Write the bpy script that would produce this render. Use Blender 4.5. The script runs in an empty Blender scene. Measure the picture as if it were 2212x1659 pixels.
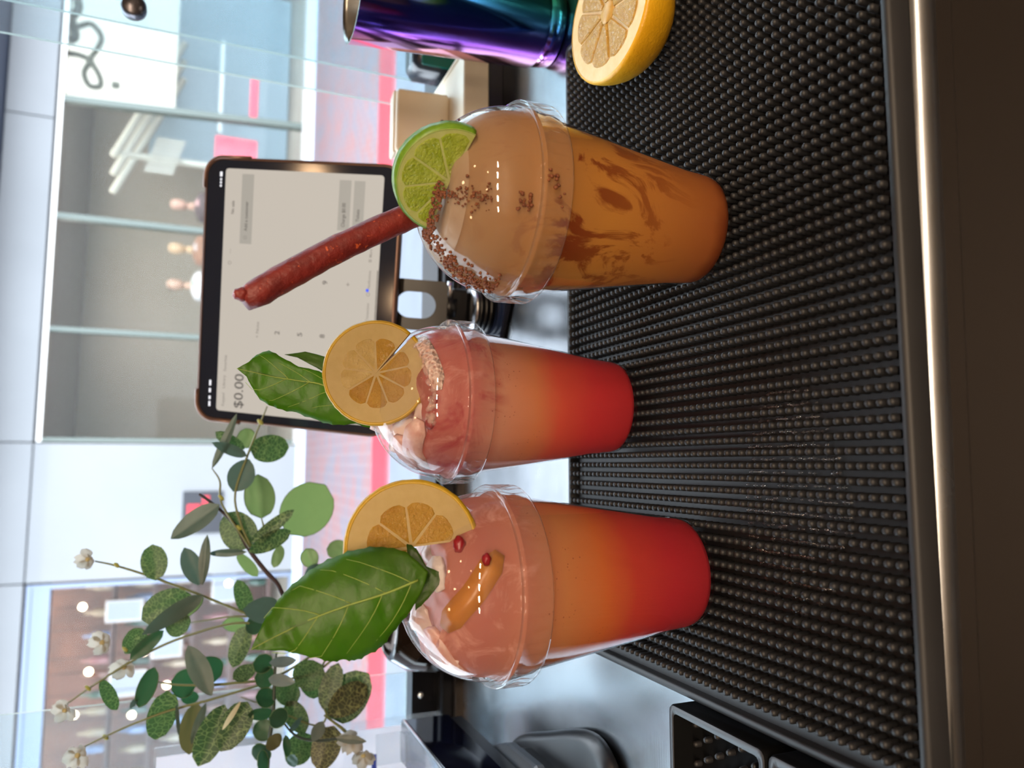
import bpy, math, random
from math import sin, cos, pi, radians, sqrt
from mathutils import Vector, Matrix, noise
random.seed(7)
sc = bpy.context.scene
COL = sc.collection

# ------------------------------------------------------------------ camera (phone held sideways: world up points to image left)
cd = bpy.data.cameras.new('camera'); cam = bpy.data.objects.new('camera', cd); COL.objects.link(cam)
pitch, yaw, roll = radians(22.394), radians(6.449), radians(2.511)
fwd = Vector((sin(yaw)*cos(pitch), cos(yaw)*cos(pitch), -sin(pitch)))
r0 = Vector((cos(yaw), -sin(yaw), 0)); u0 = r0.cross(fwd)
rt = r0*cos(roll) + u0*sin(roll); up = u0*cos(roll) - r0*sin(roll)
M = Matrix.Identity(4)
for i in range(3):
    M[i][0] = -up[i]; M[i][1] = rt[i]; M[i][2] = -fwd[i]
M.translation = Vector((0.1334, -0.5238, 0.2754))
cam.matrix_world = M
cd.sensor_width = 36; cd.lens = 1636.4/2212*36; cd.clip_start = 0.01; cd.clip_end = 200
cd.dof.use_dof = True; cd.dof.focus_distance = 0.42; cd.dof.aperture_fstop = 9.0
sc.camera = cam

# ------------------------------------------------------------------ sky, sun, exposure
w = bpy.data.worlds.new('sky'); sc.world = w; w.use_nodes = True
bg = w.node_tree.nodes['Background']; bg.inputs[0].default_value = (0.80, 0.90, 1.0, 1); bg.inputs[1].default_value = 6.2
sd = bpy.data.lights.new('sun', 'SUN'); so = bpy.data.objects.new('sun', sd); COL.objects.link(so)
sd.energy = 0.9; sd.angle = radians(0.6); sd.color = (1.0, 0.95, 0.87)
so.rotation_euler = Vector((-0.30, 0.62, -0.72)).to_track_quat('-Z', 'Y').to_euler()
vs = sc.view_settings
vs.view_transform = 'Standard'; vs.look = 'None'; vs.exposure = 0.7; vs.gamma = 1.0; vs.use_curve_mapping = False
try:
    sc.cycles.transparent_max_bounces = 32; sc.cycles.max_bounces = 14; sc.cycles.sample_clamp_indirect = 6
    sc.cycles.caustics_reflective = False; sc.cycles.caustics_refractive = False
except Exception: pass

# ------------------------------------------------------------------ helpers
def lin(h):
    h = h.lstrip('#'); o = []
    for i in (0, 2, 4):
        c = int(h[i:i+2], 16)/255
        o.append(c/12.92 if c <= .04045 else ((c+.055)/1.055)**2.4)
    return (*o, 1)
MATS = {}
def pm(name, col, rough=.5, metal=0., **kw):
    if name in MATS: return MATS[name]
    m = bpy.data.materials.new(name); m.use_nodes = True
    b = m.node_tree.nodes['Principled BSDF']
    b.inputs['Base Color'].default_value = lin(col) if isinstance(col, str) else (*col[:3], 1)
    b.inputs['Roughness'].default_value = rough; b.inputs['Metallic'].default_value = metal
    for k, v in kw.items():
        b.inputs[k.replace('_', ' ')].default_value = v
    MATS[name] = m; return m
def NT(m): return m.node_tree.nodes, m.node_tree.links, m.node_tree.nodes['Principled BSDF']
def coord(m, kind='Object', scale=None):
    n, l, b = NT(m)
    tc = n.new('ShaderNodeTexCoord')
    if scale is None: return tc.outputs[kind]
    mp = n.new('ShaderNodeMapping'); l.new(tc.outputs[kind], mp.inputs[0]); mp.inputs['Scale'].default_value = scale
    return mp.outputs[0]
def ntex(m, sock, scale, detail=4, rough=.55, dist=0):
    n, l, b = NT(m)
    t = n.new('ShaderNodeTexNoise'); l.new(sock, t.inputs['Vector'])
    t.inputs['Scale'].default_value = scale; t.inputs['Detail'].default_value = detail
    t.inputs['Roughness'].default_value = rough; t.inputs['Distortion'].default_value = dist
    return t.outputs['Fac']
def ramp(m, sock, stops, interp='LINEAR'):
    n, l, b = NT(m)
    r = n.new('ShaderNodeValToRGB'); l.new(sock, r.inputs[0]); e = r.color_ramp.elements
    r.color_ramp.interpolation = interp
    while len(e) < len(stops): e.new(.5)
    for i, (p, c) in enumerate(stops):
        e[i].position = p; e[i].color = lin(c) if isinstance(c, str) else (c, c, c, 1)
    return r.outputs['Color']
def mixc(m, fac, a, b2, mode='MIX'):
    n, l, b = NT(m)
    x = n.new('ShaderNodeMix'); x.data_type = 'RGBA'; x.blend_type = mode
    if isinstance(fac, float): x.inputs[0].default_value = fac
    else: l.new(fac, x.inputs[0])
    for s, v in ((6, a), (7, b2)):
        if isinstance(v, str): x.inputs[s].default_value = lin(v)
        else: l.new(v, x.inputs[s])
    return x.outputs[2]
def mth(m, op, a, b2=None, clamp=False):
    n, l, b = NT(m)
    x = n.new('ShaderNodeMath'); x.operation = op; x.use_clamp = clamp
    for s, v in ((0, a), (1, b2)):
        if v is None: continue
        if isinstance(v, (int, float)): x.inputs[s].default_value = v
        else: l.new(v, x.inputs[s])
    return x.outputs[0]
def bump(m, sock, strength=.3, dist=.001):
    n, l, b = NT(m)
    x = n.new('ShaderNodeBump'); x.inputs['Strength'].default_value = strength; x.inputs['Distance'].default_value = dist
    l.new(sock, x.inputs['Height']); l.new(x.outputs[0], b.inputs['Normal'])
def setc(m, sock): NT(m)[1].new(sock, NT(m)[2].inputs['Base Color'])
def noisy(name, c1, c2, scale, rough=.5, metal=0., bmp=0, bd=.001, **kw):
    if name in MATS: return MATS[name]
    m = pm(name, c1, rough, metal, **kw); s = coord(m); f = ntex(m, s, scale)
    setc(m, ramp(m, f, [(.3, c1), (.7, c2)]))
    if bmp: bump(m, f, bmp, bd)
    return m
def thinclear(name, tint='#ffffff', ior=1.45, rough=.02, haze=0., hazecol='#ffffff'):
    """thin clear sheet: lets light straight through, mirrors by Fresnel, with a little haze"""
    if name in MATS: return MATS[name]
    m = bpy.data.materials.new(name); m.use_nodes = True; n, l = m.node_tree.nodes, m.node_tree.links
    n.remove(n['Principled BSDF']); out = n['Material Output']
    t = n.new('ShaderNodeBsdfTransparent'); t.inputs[0].default_value = lin(tint)
    g = n.new('ShaderNodeBsdfGlossy'); g.inputs['Roughness'].default_value = rough
    # Schlick reflectance, the same from both sides of the sheet
    lw = n.new('ShaderNodeLayerWeight'); lw.inputs[0].default_value = .5
    pw = n.new('ShaderNodeMath'); pw.operation = 'POWER'; l.new(lw.outputs['Facing'], pw.inputs[0]); pw.inputs[1].default_value = 5
    f0 = ((ior-1)/(ior+1))**2
    fr = n.new('ShaderNodeMath'); fr.operation = 'MULTIPLY_ADD'; l.new(pw.outputs[0], fr.inputs[0]); fr.inputs[1].default_value = 1-f0; fr.inputs[2].default_value = f0
    mx = n.new('ShaderNodeMixShader'); l.new(fr.outputs[0], mx.inputs[0]); l.new(t.outputs[0], mx.inputs[1]); l.new(g.outputs[0], mx.inputs[2])
    last = mx.outputs[0]
    if haze:
        d = n.new('ShaderNodeBsdfDiffuse'); d.inputs[0].default_value = lin(hazecol)
        tr = n.new('ShaderNodeBsdfTranslucent'); tr.inputs[0].default_value = lin(hazecol)
        ad = n.new('ShaderNodeMixShader'); ad.inputs[0].default_value = .5; l.new(d.outputs[0], ad.inputs[1]); l.new(tr.outputs[0], ad.inputs[2])
        m2 = n.new('ShaderNodeMixShader'); m2.inputs[0].default_value = haze
        l.new(last, m2.inputs[1]); l.new(ad.outputs[0], m2.inputs[2]); last = m2.outputs[0]
    l.new(last, out.inputs[0]); MATS[name] = m; return m
def glow(name, col, s):
    if name in MATS: return MATS[name]
    m = pm(name, '#000000', .5); b = NT(m)[2]
    b.inputs['Emission Color'].default_value = lin(col); b.inputs['Emission Strength'].default_value = s
    return m
def addtrans(m, colsock_or_hex, w):
    """mix a translucent lobe into a principled material (thin leaves, slices)"""
    n, l, b = NT(m); out = n['Material Output']
    t = n.new('ShaderNodeBsdfTranslucent')
    if isinstance(colsock_or_hex, str): t.inputs[0].default_value = lin(colsock_or_hex)
    else: l.new(colsock_or_hex, t.inputs[0])
    x = n.new('ShaderNodeMixShader'); x.inputs[0].default_value = w
    l.new(b.outputs[0], x.inputs[1]); l.new(t.outputs[0], x.inputs[2]); l.new(x.outputs[0], out.inputs[0])

def obj(name, vf, mat, parent=None, smooth=True, M=None):
    me = bpy.data.meshes.new(name); me.from_pydata([tuple(v) for v in vf[0]], [], vf[1]); me.update()
    if smooth: me.polygons.foreach_set('use_smooth', [True]*len(me.polygons))
    if mat: 
        for q in (mat if isinstance(mat, list) else [mat]): me.materials.append(q)
    o = bpy.data.objects.new(name, me); COL.objects.link(o)
    if parent: o.parent = parent
    if M is not None: o.matrix_basis = M
    return o
def ob2(name, me, parent=None, M=None):
    o = bpy.data.objects.new(name, me); COL.objects.link(o)
    if parent: o.parent = parent
    if M is not None: o.matrix_basis = M
    return o
def tag(o, label, cat, group=None):
    o['label'] = label; o['category'] = cat
    if group: o['group'] = group
    return o
def thing(name, label, cat, M=None, group=None):
    o = bpy.data.objects.new(name, None); COL.objects.link(o); o.empty_display_size = .01
    if M is not None: o.matrix_basis = M
    return tag(o, label, cat, group)
def struct(o): o['kind'] = 'structure'; return o
def T(x, y, z): return Matrix.Translation((x, y, z))
def Rz(a): return Matrix.Rotation(a, 4, 'Z')
def Rx(a): return Matrix.Rotation(a, 4, 'X')
def Ry(a): return Matrix.Rotation(a, 4, 'Y')
def join(*vs):
    V, F = [], []
    for v, f in vs:
        k = len(V); V += list(v); F += [tuple(i+k for i in q) for q in f]
    return V, F
def xf(vf, M): return [M @ Vector(v) for v in vf[0]], vf[1]
def box(x0, x1, y0, y1, z0, z1, b=0.):
    """box with chamfered edges"""
    if b <= 0:
        V = [(x, y, z) for z in (z0, z1) for y in (y0, y1) for x in (x0, x1)]
        return V, [(0, 2, 3, 1), (4, 5, 7, 6), (0, 1, 5, 4), (2, 6, 7, 3), (0, 4, 6, 2), (1, 3, 7, 5)]
    return loft([rrect(x0+b, x1-b, y0+b, y1-b, b*.6, 2, z0), rrect(x0, x1, y0, y1, b*1.4, 2, z0+b), rrect(x0, x1, y0, y1, b*1.4, 2, z1-b), rrect(x0+b, x1-b, y0+b, y1-b, b*.6, 2, z1)])
def rrect(x0, x1, y0, y1, r, n, z):
    P = []
    for cx, cy, a in ((x1-r, y1-r, 0), (x0+r, y1-r, 90), (x0+r, y0+r, 180), (x1-r, y0+r, 270)):
        for i in range(n+1):
            t = radians(a+90*i/n); P.append((cx+r*cos(t), cy+r*sin(t), z))
    return P
def loft(rings, cap0=True, cap1=True, closed=True):
    n = len(rings[0]); V = [p for r in rings for p in r]; F = []
    for k in range(len(rings)-1):
        for i in range(n if closed else n-1):
            j = (i+1) % n
            F.append((k*n+i, k*n+j, (k+1)*n+j, (k+1)*n+i))
    if cap0: F.append(tuple(range(n-1, -1, -1)))
    if cap1: F.append(tuple((len(rings)-1)*n+i for i in range(n)))
    return V, F
def lathe(prof, seg=48, rib=None):
    """prof: [(r,z)]; r==0 ends are closed. rib: {ring index: (count, amp)}"""
    V, F, idx = [], [], []
    for k, (r, z) in enumerate(prof):
        if r < 1e-7: idx.append([len(V)]*seg); V.append((0, 0, z)); continue
        ring = []
        for i in range(seg):
            a = 2*pi*i/seg; rr = r
            if rib and k in rib: rr = r + rib[k][1]*cos(rib[k][0]*a)
            ring.append(len(V)); V.append((rr*cos(a), rr*sin(a), z))
        idx.append(ring)
    for k in range(len(prof)-1):
        for i in range(seg):
            j = (i+1) % seg
            q = [idx[k][i], idx[k][j], idx[k+1][j], idx[k+1][i]]
            q = [x for n_, x in enumerate(q) if x not in q[:n_]]
            if len(q) > 2: F.append(tuple(q))
    return V, F
def tube(pts, rad, seg=8, cap=True):
    pts = [Vector(p) for p in pts]; n = len(pts)
    rads = rad if isinstance(rad, (list, tuple)) else [rad]*n
    rings = []; ref = Vector((.3, .2, .93))
    for i, p in enumerate(pts):
        d = (pts[min(i+1, n-1)]-pts[max(i-1, 0)]).normalized()
        s = d.cross(ref)
        if s.length < 1e-3: s = d.cross(Vector((1, 0, 0)))
        s.normalize(); t = d.cross(s)
        rings.append([p + (s*cos(2*pi*k/seg)+t*sin(2*pi*k/seg))*rads[i] for k in range(seg)])
    return loft(rings, cap, cap)
def spline(pts, n=6):
    P = [Vector(p) for p in pts]; P = [P[0]*2-P[1]] + P + [P[-1]*2-P[-2]]; out = []
    for i in range(1, len(P)-2):
        for k in range(n):
            t = k/n
            a, b, c, d = P[i-1:i+3]
            out.append(.5*((2*b)+(c-a)*t+(2*a-5*b+4*c-d)*t*t+(3*b-a-3*c+d)*t**3))
    out.append(P[-2]); return out
def sphere(r, seg=12, rings=8, sx=1, sy=1, sz=1):
    v, f = lathe([(r*sin(pi*k/rings) if 0 < k < rings else 0, -r*cos(pi*k/rings)) for k in range(rings+1)], seg)
    return [(a*sx, b*sy, c*sz) for a, b, c in v], f
def ringsec(ri, ro, a0, a1, z0, z1, n=24, bev=0.):
    """annular sector plate; a full turn when a1-a0 >= 2 pi"""
    full = a1-a0 >= 2*pi-1e-4
    prof = [(ri, z0), (ro-bev, z0), (ro, z0+bev), (ro, z1-bev), (ro-bev, z1), (ri, z1)] if bev else [(ri, z0), (ro, z0), (ro, z1), (ri, z1)]
    rings = []
    for i in range(n if full else n+1):
        a = a0+(a1-a0)*i/n
        rings.append([(r*cos(a), r*sin(a), z) for r, z in prof])
    if full: rings.append(rings[0]); return loft(rings, False, False)
    return loft(rings)
def frame_to(pos, nrm, upv):
    """matrix with local Z = nrm, local Y ~ upv"""
    zz = Vector(nrm).normalized(); xx = Vector(upv).cross(zz).normalized(); yy = zz.cross(xx)
    m = Matrix.Identity(4)
    for i in range(3): m[i][0] = xx[i]; m[i][1] = yy[i]; m[i][2] = zz[i]
    m.translation = Vector(pos); return m
CAMP = Vector((0.1334, -0.5238, 0.2754))
# ------------------------------------------------------------------ setting: kiosk interior, counter, window
steel = pm('brushed_steel', '#84878b', .2, 1.0)
s_ = coord(steel, 'Object', (3, 260, 260)); f_ = ntex(steel, s_, 4, 3); 
NT(steel)[1].new(ramp(steel, ntex(steel, coord(steel), 9, 5), [(.3, .15), (.7, .30)]), NT(steel)[2].inputs['Roughness']); bump(steel, f_, .05, .0004)
apron_m = pm('apron_steel', '#7c7774', .3, 1.0)
s_ = coord(apron_m, 'Object', (260, 260, 3)); bump(apron_m, ntex(apron_m, s_, 4, 3), .06, .0004)
wallm = noisy('kiosk_wall_paint', '#a89e94', '#b3a99f', 3, .7)
ceilm = noisy('kiosk_ceiling_paint', '#c2b8ac', '#cbc2b7', 3, .8)
floorm = noisy('kiosk_floor_tile', '#3a3431', '#4a433e', 5, .5)
G = -1.25
XL, XR, YB, YF, ZC = -1.5, 1.9, -2.2, 0.36, 1.25
struct(obj('floor', box(XL, XR, YB, YF, G-.1, G+.05), floorm, smooth=False))
struct(obj('ceiling', box(XL, XR, YB, YF+.4, ZC, ZC+.06), ceilm, smooth=False))
struct(obj('wall_left', box(XL-.06, XL, YB, YF, G, ZC), wallm, smooth=False))
struct(obj('wall_right', box(XR, XR+.06, YB, YF, G, ZC), wallm, smooth=False))
struct(obj('wall_rear', box(XL-.06, XR+.06, YB-.06, YB, G, ZC), wallm, smooth=False))
wf = join(box(XL, -.85, YF-.05, YF, G, ZC), box(1.35, XR, YF-.05, YF, G, ZC), box(-.85, 1.35, YF-.05, YF, .85, ZC), box(-.85, 1.35, YF-.05, YF, G, -.03))
struct(obj('wall_front', wf, wallm, smooth=False))
# counter: top with a rolled front edge and an apron, slightly out of square with the mat
def edge_y(x): return -.3065-.021*x
prof = [(.285, -.03), (.285, 0), (.1, 0), (-.1, 0), (-.2, 0)] 
R_ = .011
roll_ = [(-R_*0+R_*1.0-R_*1.0*sin(radians(a)), -R_+R_*cos(radians(a))) for a in range(0, 91, 10)]
rings = []
for x in (-1.45, -.8, -.3, 0, .3, .6, 1.1, 1.85):
    e = edge_y(x)
    ring = [(x, yy, zz) for yy, zz in prof] + [(x, e+R_+.004-R_ + (dy-R_) + R_ , dz) for dy, dz in roll_]
    ring += [(x, e+.004-R_+R_, -.02), (x, e+.006, -.024), (x, e+.006, -.42), (x, e+.03, -.43), (x, e+.03, -.03)]
    rings.append(ring)
counter = obj('steel_counter', loft(rings), steel, smooth=False)
tag(counter, 'brushed stainless steel counter top with rolled front edge under the bar mat', 'counter')
k = len(rings[0])
me = counter.data; me.materials.append(apron_m)
for p in me.polygons:
    ids = {v % k for v in p.vertices}
    if ids <= set(range(4, 15)): p.use_smooth = True
    if min(ids) >= 14: p.material_index = 1
# window: sliding track along the back of the counter
blk = pm('black_anodised_rail', '#14151a', .28, .6)
blk2 = pm('dark_bronze_rail', '#3a3430', .3, .8)
w1 = obj('window_1', box(-.85, 1.35, .302, .325, -.03, .026), blk, smooth=False); struct(w1)
obj('raised_frame', box(-.85, -.068, .3015, .3245, .0255, .050), blk, w1, False)
obj('track_channel', box(-.85, 1.35, .286, .302, -.03, .022, .002), blk, w1, False)
obj('track_lip', box(-.85, 1.35, .279, .286, -.001, .0085, .001), blk2, w1, False)
obj('outer_sill', box(-.85, 1.35, .325, .39, -.06, .02), blk, w1, False)
for x in (-.117, .62, 1.1): obj('screw', xf(sphere(.004, 10, 6, 1, 1, .5), T(x, .301, .040) @ Rx(pi/2)), pm('screw_steel', '#d8d8d8', .2, 1.), w1)
glass = thinclear('window_glass', '#f1f8fa', 1.45, .01, .035, '#dfeaf5')
edgem = pm('glass_edge', '#8fa19c', .25)
def pane(name, x0, x1, y, z0, z1, t=.004, lean=0.):
    o = obj(name, box(x0, x1, y, y+t, z0, z1), [glass, edgem], smooth=False)
    for p in o.data.polygons:
        if abs(p.normal.y) < .5: p.material_index = 1
    struct(o); return o
p1 = pane('window_2', .5475, 1.32, .3040, .0265, .84)
p1.rotation_euler = (0, 0, 0)
p2 = pane('window_3', .5865, 1.33, .3140, .0265, .84)
p3 = pane('window_4', -.84, -.098, .3255, .05, .84)
# cap bolt on the pane
kb = thing('glass_clamp_knob', 'round dark metal clamp knob on the window pane beside the frame edge', 'knob', T(.590, .288, .352) @ Rx(pi/2))
obj('knob_head', lathe([(0, .008), (.009, .008), (.012, .004), (.012, -.004), (.009, -.009), (0, -.009)], 20), pm('dull_dark_metal', '#5c5a60', .3, .9), kb)
obj('knob_stem', lathe([(0, -.014), (.005, -.014), (.005, -.009), (0, -.009)], 14), pm('dull_dark_metal', '#5c5a60', .3, .9), kb)

# ------------------------------------------------------------------ street outside
asph = noisy('street_asphalt', '#484c54', '#50565e', 2, .8)
struct(obj('street', box(-14, 18, .42, 6.0, G-.2, G-.02), asph, smooth=False))
redm = noisy('red_kerb_paint', '#820e1e', '#8c1626', 5, .5)
struct(obj('kerb', box(-14, 18, 6.0, 6.62, G-.2, G, .02), redm, smooth=False))
brk = pm('brick_paving', '#b06a63', .7)
n, l, b = NT(brk); bt = n.new('ShaderNodeTexBrick'); l.new(coord(brk, 'Object', (1, 1, 1)), bt.inputs[0])
bt.inputs['Color1'].default_value = lin('#603a38'); bt.inputs['Color2'].default_value = lin('#464650'); bt.inputs['Mortar'].default_value = lin('#625658')
bt.inputs['Scale'].default_value = 2.2; bt.inputs['Mortar Size'].default_value = .02
setc(brk, bt.outputs[0])
struct(obj('sidewalk', box(-14, 18, 6.62, 11.5, G-.2, G-.005), brk, smooth=False))
FY = 11.5
white = noisy('white_facade_panel', '#686a6c', '#6e7072', .6, .6)
sillm = pm('pale_blue_sill', '#9ca6b4', .5)
facade = obj('wall_facade', box(-9, 14, FY+.25, FY+.4, 2.3, 3.4), pm('facade_backing', '#a8acb0', .8), smooth=False); struct(facade)
for x0, x1, z0, z1 in ((-1.47, .40, -1.2, 2.32), (-1.47, .40, 2.335, 2.93), (.415, 5.0, 2.335, 2.93), (5.015, 14, 2.335, 2.93), (-9, -1.485, 2.335, 2.93)):
    obj('panel', box(x0, x1, FY, FY+.25, z0, z1, .006), white, facade, False)
obj('soffit', box(-9, 14, FY-.7, FY+.25, 2.95, 3.6), pm('soffit_slate', '#404c5e', .6), facade, False)
struct(obj('wall_upper', box(-16, 20, FY+.3, FY+.5, 3.4, 6.4), white, smooth=False))
obj('base_course', box(-9, 14, FY-.03, FY+.1, G-.1, -1.13), sillm, facade, False)
alu = pm('pale_aluminium', '#aeaaa6', .35, .7)
shopglass = thinclear('shop_glass', '#ffffff', 1.16, .02, .008, '#dfe8ea')
def shopwin(name, x0, x1, z0, z1, mull, fm, fw=.06):
    o = obj(name, box(x0, x1, FY+.08, FY+.1, z0, z1), shopglass, smooth=False); struct(o)
    obj('frame_head', box(x0, x1, FY+.0, FY+.16, z1-fw, z1), fm, o, False)
    obj('frame_sill', box(x0, x1, FY-.02, FY+.16, z0, z0+fw), fm, o, False)
    for x, wd, ln in [(x0+.03, .06, 0), (x1-.03, .06, 0)]+mull:
        q = obj('mullion', xf(box(-wd/2, wd/2, 0, .14, -(z1-z0)/2, (z1-z0)/2), Ry(ln)), fm, o, False, T(x, FY+.01, (z0+z1)/2))
    return o
mullm = pm('grey_mullion', '#4c544f', .5, .2)
sw = shopwin('window_5', .42, 9.5, -1.14, 2.3, [(1.99, .07, 0), (3.61, .08, 0), (5.42, .09, -.05)], alu)
for c in sw.children:
    if c.name.startswith('mullion'): c.data.materials[0] = mullm
sw2 = shopwin('window_6', -9, -1.50, -1.14, 2.3, [(-4.2, .08, 0)], pm('slate_frame', '#646e80', .5, .3))
obj('head_band', box(-9, -1.55, FY+.02, FY+.2, 2.02, 2.24), pm('slate_frame', '#646e80', .5, .3), sw2, False)
# right-hand shop interior
cream = noisy('shop_cream_wall', '#767062', '#80786c', .5, .7)
struct(obj('wall_shop', box(.3, 13, 16.5, 16.6, -1.2, 2.9), cream, smooth=False))
struct(obj('floor_shop', box(-9, 13, FY+.1, 16.6, -1.25, -1.12), noisy('shop_floor', '#787268', '#827e74', .6, .5), smooth=False))
struct(obj('ceiling_shop', box(-9, 13, FY+.1, 16.6, 2.5, 2.6), pm('shop_ceiling', '#8c8a84', .8), smooth=False))
struct(obj('wall_party', box(-1.45, .38, FY+.3, 16.6, -1.2, 2.5), cream, smooth=False))
struct(obj('wall_shop_end', box(13, 13.1, FY+.1, 16.6, -1.2, 2.6), cream, smooth=False))
for nm, x, e in (('shop_lamp', 4.5, 130), ('store_lamp', -3.5, 110)):
    ld = bpy.data.lights.new(nm, 'AREA'); ld.shape = 'RECTANGLE'; ld.size = 5; ld.size_y = 2.5; ld.energy = e; ld.color = (1, .95, .86)
    lo = bpy.data.objects.new(nm, ld); COL.objects.link(lo); lo.location = (x, 14, 2.45)
# white lit sign panel with dark script strokes and a square dot, hung inside the window
sg = thing('script_sign', 'white illuminated shop sign with dark looping script and square dot behind upper glass', 'sign', T(6.9, FY+.32, 1.55))
obj('sign_board', box(-1.38, 1.6, .02, .08, -.75, .72, .01), glow('sign_white', '#fbfff4', .75), sg, False)
ink = pm('olive_ink', '#2c3022', .7)
pts = [(-.30, .62), (-.22, .44), (-.40, .30), (-.62, .36), (-.78, .42), (-1.0, .30), (-1.16, .28), (-1.18, .42), (-1.0, .50), (-.80, .44), (-.74, .56), (-.74, .72)]
obj('script_stroke', tube([(x, -.0, z) for x, z in spline([(a, 0, c) for a, c in pts], 6) for x, z in [(x, z)]] if False else [(v.x, 0, v.z) for v in spline([(a, 0, c) for a, c in pts], 6)], .04, 8), ink, sg)
obj('script_stroke', tube([(v.x, 0, v.z) for v in spline([(.3, 0, .70), (.0, 0, .62), (-.2, 0, .70), (-.45, 0, .64), (-.55, 0, .72)], 6)], .06, 8), ink, sg)
obj('script_dot', box(-1.16, -1.06, -.03, .02, .02, .13, .01), ink, sg, False)
# pale diagonal bars built for stripes reflected in the right window
stm = pm('pale_stripe_white', '#a2a498', .6)
st = thing('glass_stripes', 'bars for pale diagonal staircase rising behind the shop window right of the mannequins', 'stripes', T(0, 13.2, 0))
for k in range(3): obj('stripe_bar', tube([(5.2-k*.28, k*.1, 1.75), (7.4-k*.28, k*.1, .75)], .06, 6), stm, st)
for k in range(9): obj('stripe_rod', box(-.02, .02, -.02, .02, -.22, .22), stm, st, False, T(5.0+k*.07, -.1, 1.05-.02*k))
obj('bar_post', box(5.25, 5.33, .05, .15, -1.12, 1.80), stm, st, False)
obj('level_bar', box(5.9, 7.6, 0, .1, .10, .16), pm('stripe_grey', '#a9b3b3', .6), st, False)
tag(obj('display_wall', box(5.6, 9.2, 14.2, 14.3, -1.1, 1.3), pm('blue_grey_display', '#667880', .6), smooth=False), 'blue grey display wall inside the shop behind the staircase', 'display wall')
tag(obj('window_poster', box(4.55, 5.25, FY+.30, FY+.32, -.42, .2, .004), noisy('poster_red', '#b04854', '#ae2c40', 4, .6), smooth=False), 'pinkish red sale poster in the shop window above the tablet corner', 'poster')
tag(obj('red_shelf_strip', box(5.6, 6.4, FY+.5, FY+.54, -.42, -.30, .01), pm('strip_red', '#b03044', .6), smooth=False), 'short red strip on the shop display right of the poster', 'strip')
# mannequins in the display window
def mannequin(x, y, label, skin, cloth, inner, hair=None):
    t = thing('mannequin', label, 'mannequin', T(x, y, -1.12), 'mannequins in the shop window')
    H = .16
    sk = pm('skin_'+skin, '#'+skin, .6); cl = pm('cloth_'+cloth, '#'+cloth, .8)
    obj('head', xf(lathe([(0, 1.60), (.05, 1.61), (.075, 1.66), (.088, 1.73), (.085, 1.79), (.055, 1.84), (0, 1.855)], 14), T(0, 0, .08)), sk, t)
    if hair: obj('hair', xf(sphere(.095, 12, 8, 1, 1, .8), T(0, .02, 1.86)), pm('hair_'+hair, '#'+hair, .7), t)
    obj('body', lathe([(0, .82), (.17, .84), (.19, .95), (.15, 1.12), (.17, 1.28), (.215, 1.42), (.20, 1.50), (.06, 1.56), (.05, 1.68), (0, 1.69)], 16), sk, t)
    bx = [(.195, .84), (.215, 1.0), (.18, 1.15), (.20, 1.30), (.245, 1.44), (.225, 1.52), (.085, 1.585), (.07, 1.57)]
    obj('jacket', lathe(bx, 16), cl, t)
    for s in (-1, 1):
        obj('sleeve', tube([(s*.19, 0, 1.46), (s*.215, -.02, 1.2), (s*.19, -.08, .95)], [.05, .045, .04], 8), cl, t)
        obj('leg', tube([(s*.09, 0, .86), (s*.10, 0, .45), (s*.10, 0, .02)], [.09, .065, .05], 8), pm('cloth_dark', '#3c3a40', .8), t)
    obj('collar', xf(box(-.05, .05, -.02, .02, 0, .2), Rx(-.12)), pm('cloth_'+inner, '#'+inner, .7), t, False, T(0, -.215, 1.36))
    obj('stand', box(-.25, .25, -.2, .2, 0, .02, .005), alu, t, False)
    return t
mannequin(4.15, 12.1, 'mannequin in dark brown jacket with pink scarf nearest the poster', '8a6a58', '32221e', '94706a')
mannequin(3.45, 12.1, 'mannequin in tan coat between the other two mannequins', '907656', '6c4a32', '988e86')
mannequin(2.90, 12.2, 'dark haired mannequin in white and green top above the candy stick', '866a56', 'a09e9a', '5a6c5a', '3a2a20')
# poster on the white wall
po = thing('wall_poster', 'dark framed poster with red shapes on the white facade behind the plant', 'poster', T(-.58, FY-.03, .17))
obj('poster_board', box(-.30, .30, 0, .03, -.28, .26, .005), pm('poster_dark', '#10131c', .5), po, False)
for i, (x0, x1, z0, z1) in enumerate(((-.04, .12, .02, .2), (.02, .24, -.10, .0), (-.2, -.08, -.02, .18))): obj('red_shape', box(x0, x1, -.012, 0, z0, z1, .004), pm('poster_red2', '#9c1020', .5), po, False)
# left shop: shelves of bottles behind the window
dark = noisy('store_dark_wall', '#4a3630', '#6a4a3e', 1.5, .7)
struct(obj('wall_store', box(-9, -1.5, 14.6, 14.7, -1.2, 2.6), dark, smooth=False))
shm = noisy('store_shelf_wood', '#4a3a3a', '#5a4640', 2, .6)
bm = [pm('bottle_amber', '#5c3420', .15), pm('bottle_green', '#2f4a40', .15), pm('bottle_blue', '#66789a', .2), pm('bottle_cream', '#8a7c68', .3), pm('bottle_pink', '#7a5052', .3)]
bprof = [(0, 0), (.06, 0), (.065, .02), (.065, .2), (.05, .26), (.022, .30), (.02, .40), (0, .40)]
bmesh_ = [obj('proto_bottle', lathe(bprof, 12), m_) for m_ in bm]
bmes = [o.data for o in bmesh_]
for o in bmesh_: bpy.data.objects.remove(o)
rnd = random.Random(3)
names = ['amber', 'dark green', 'pale blue', 'cream', 'pink']
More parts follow.
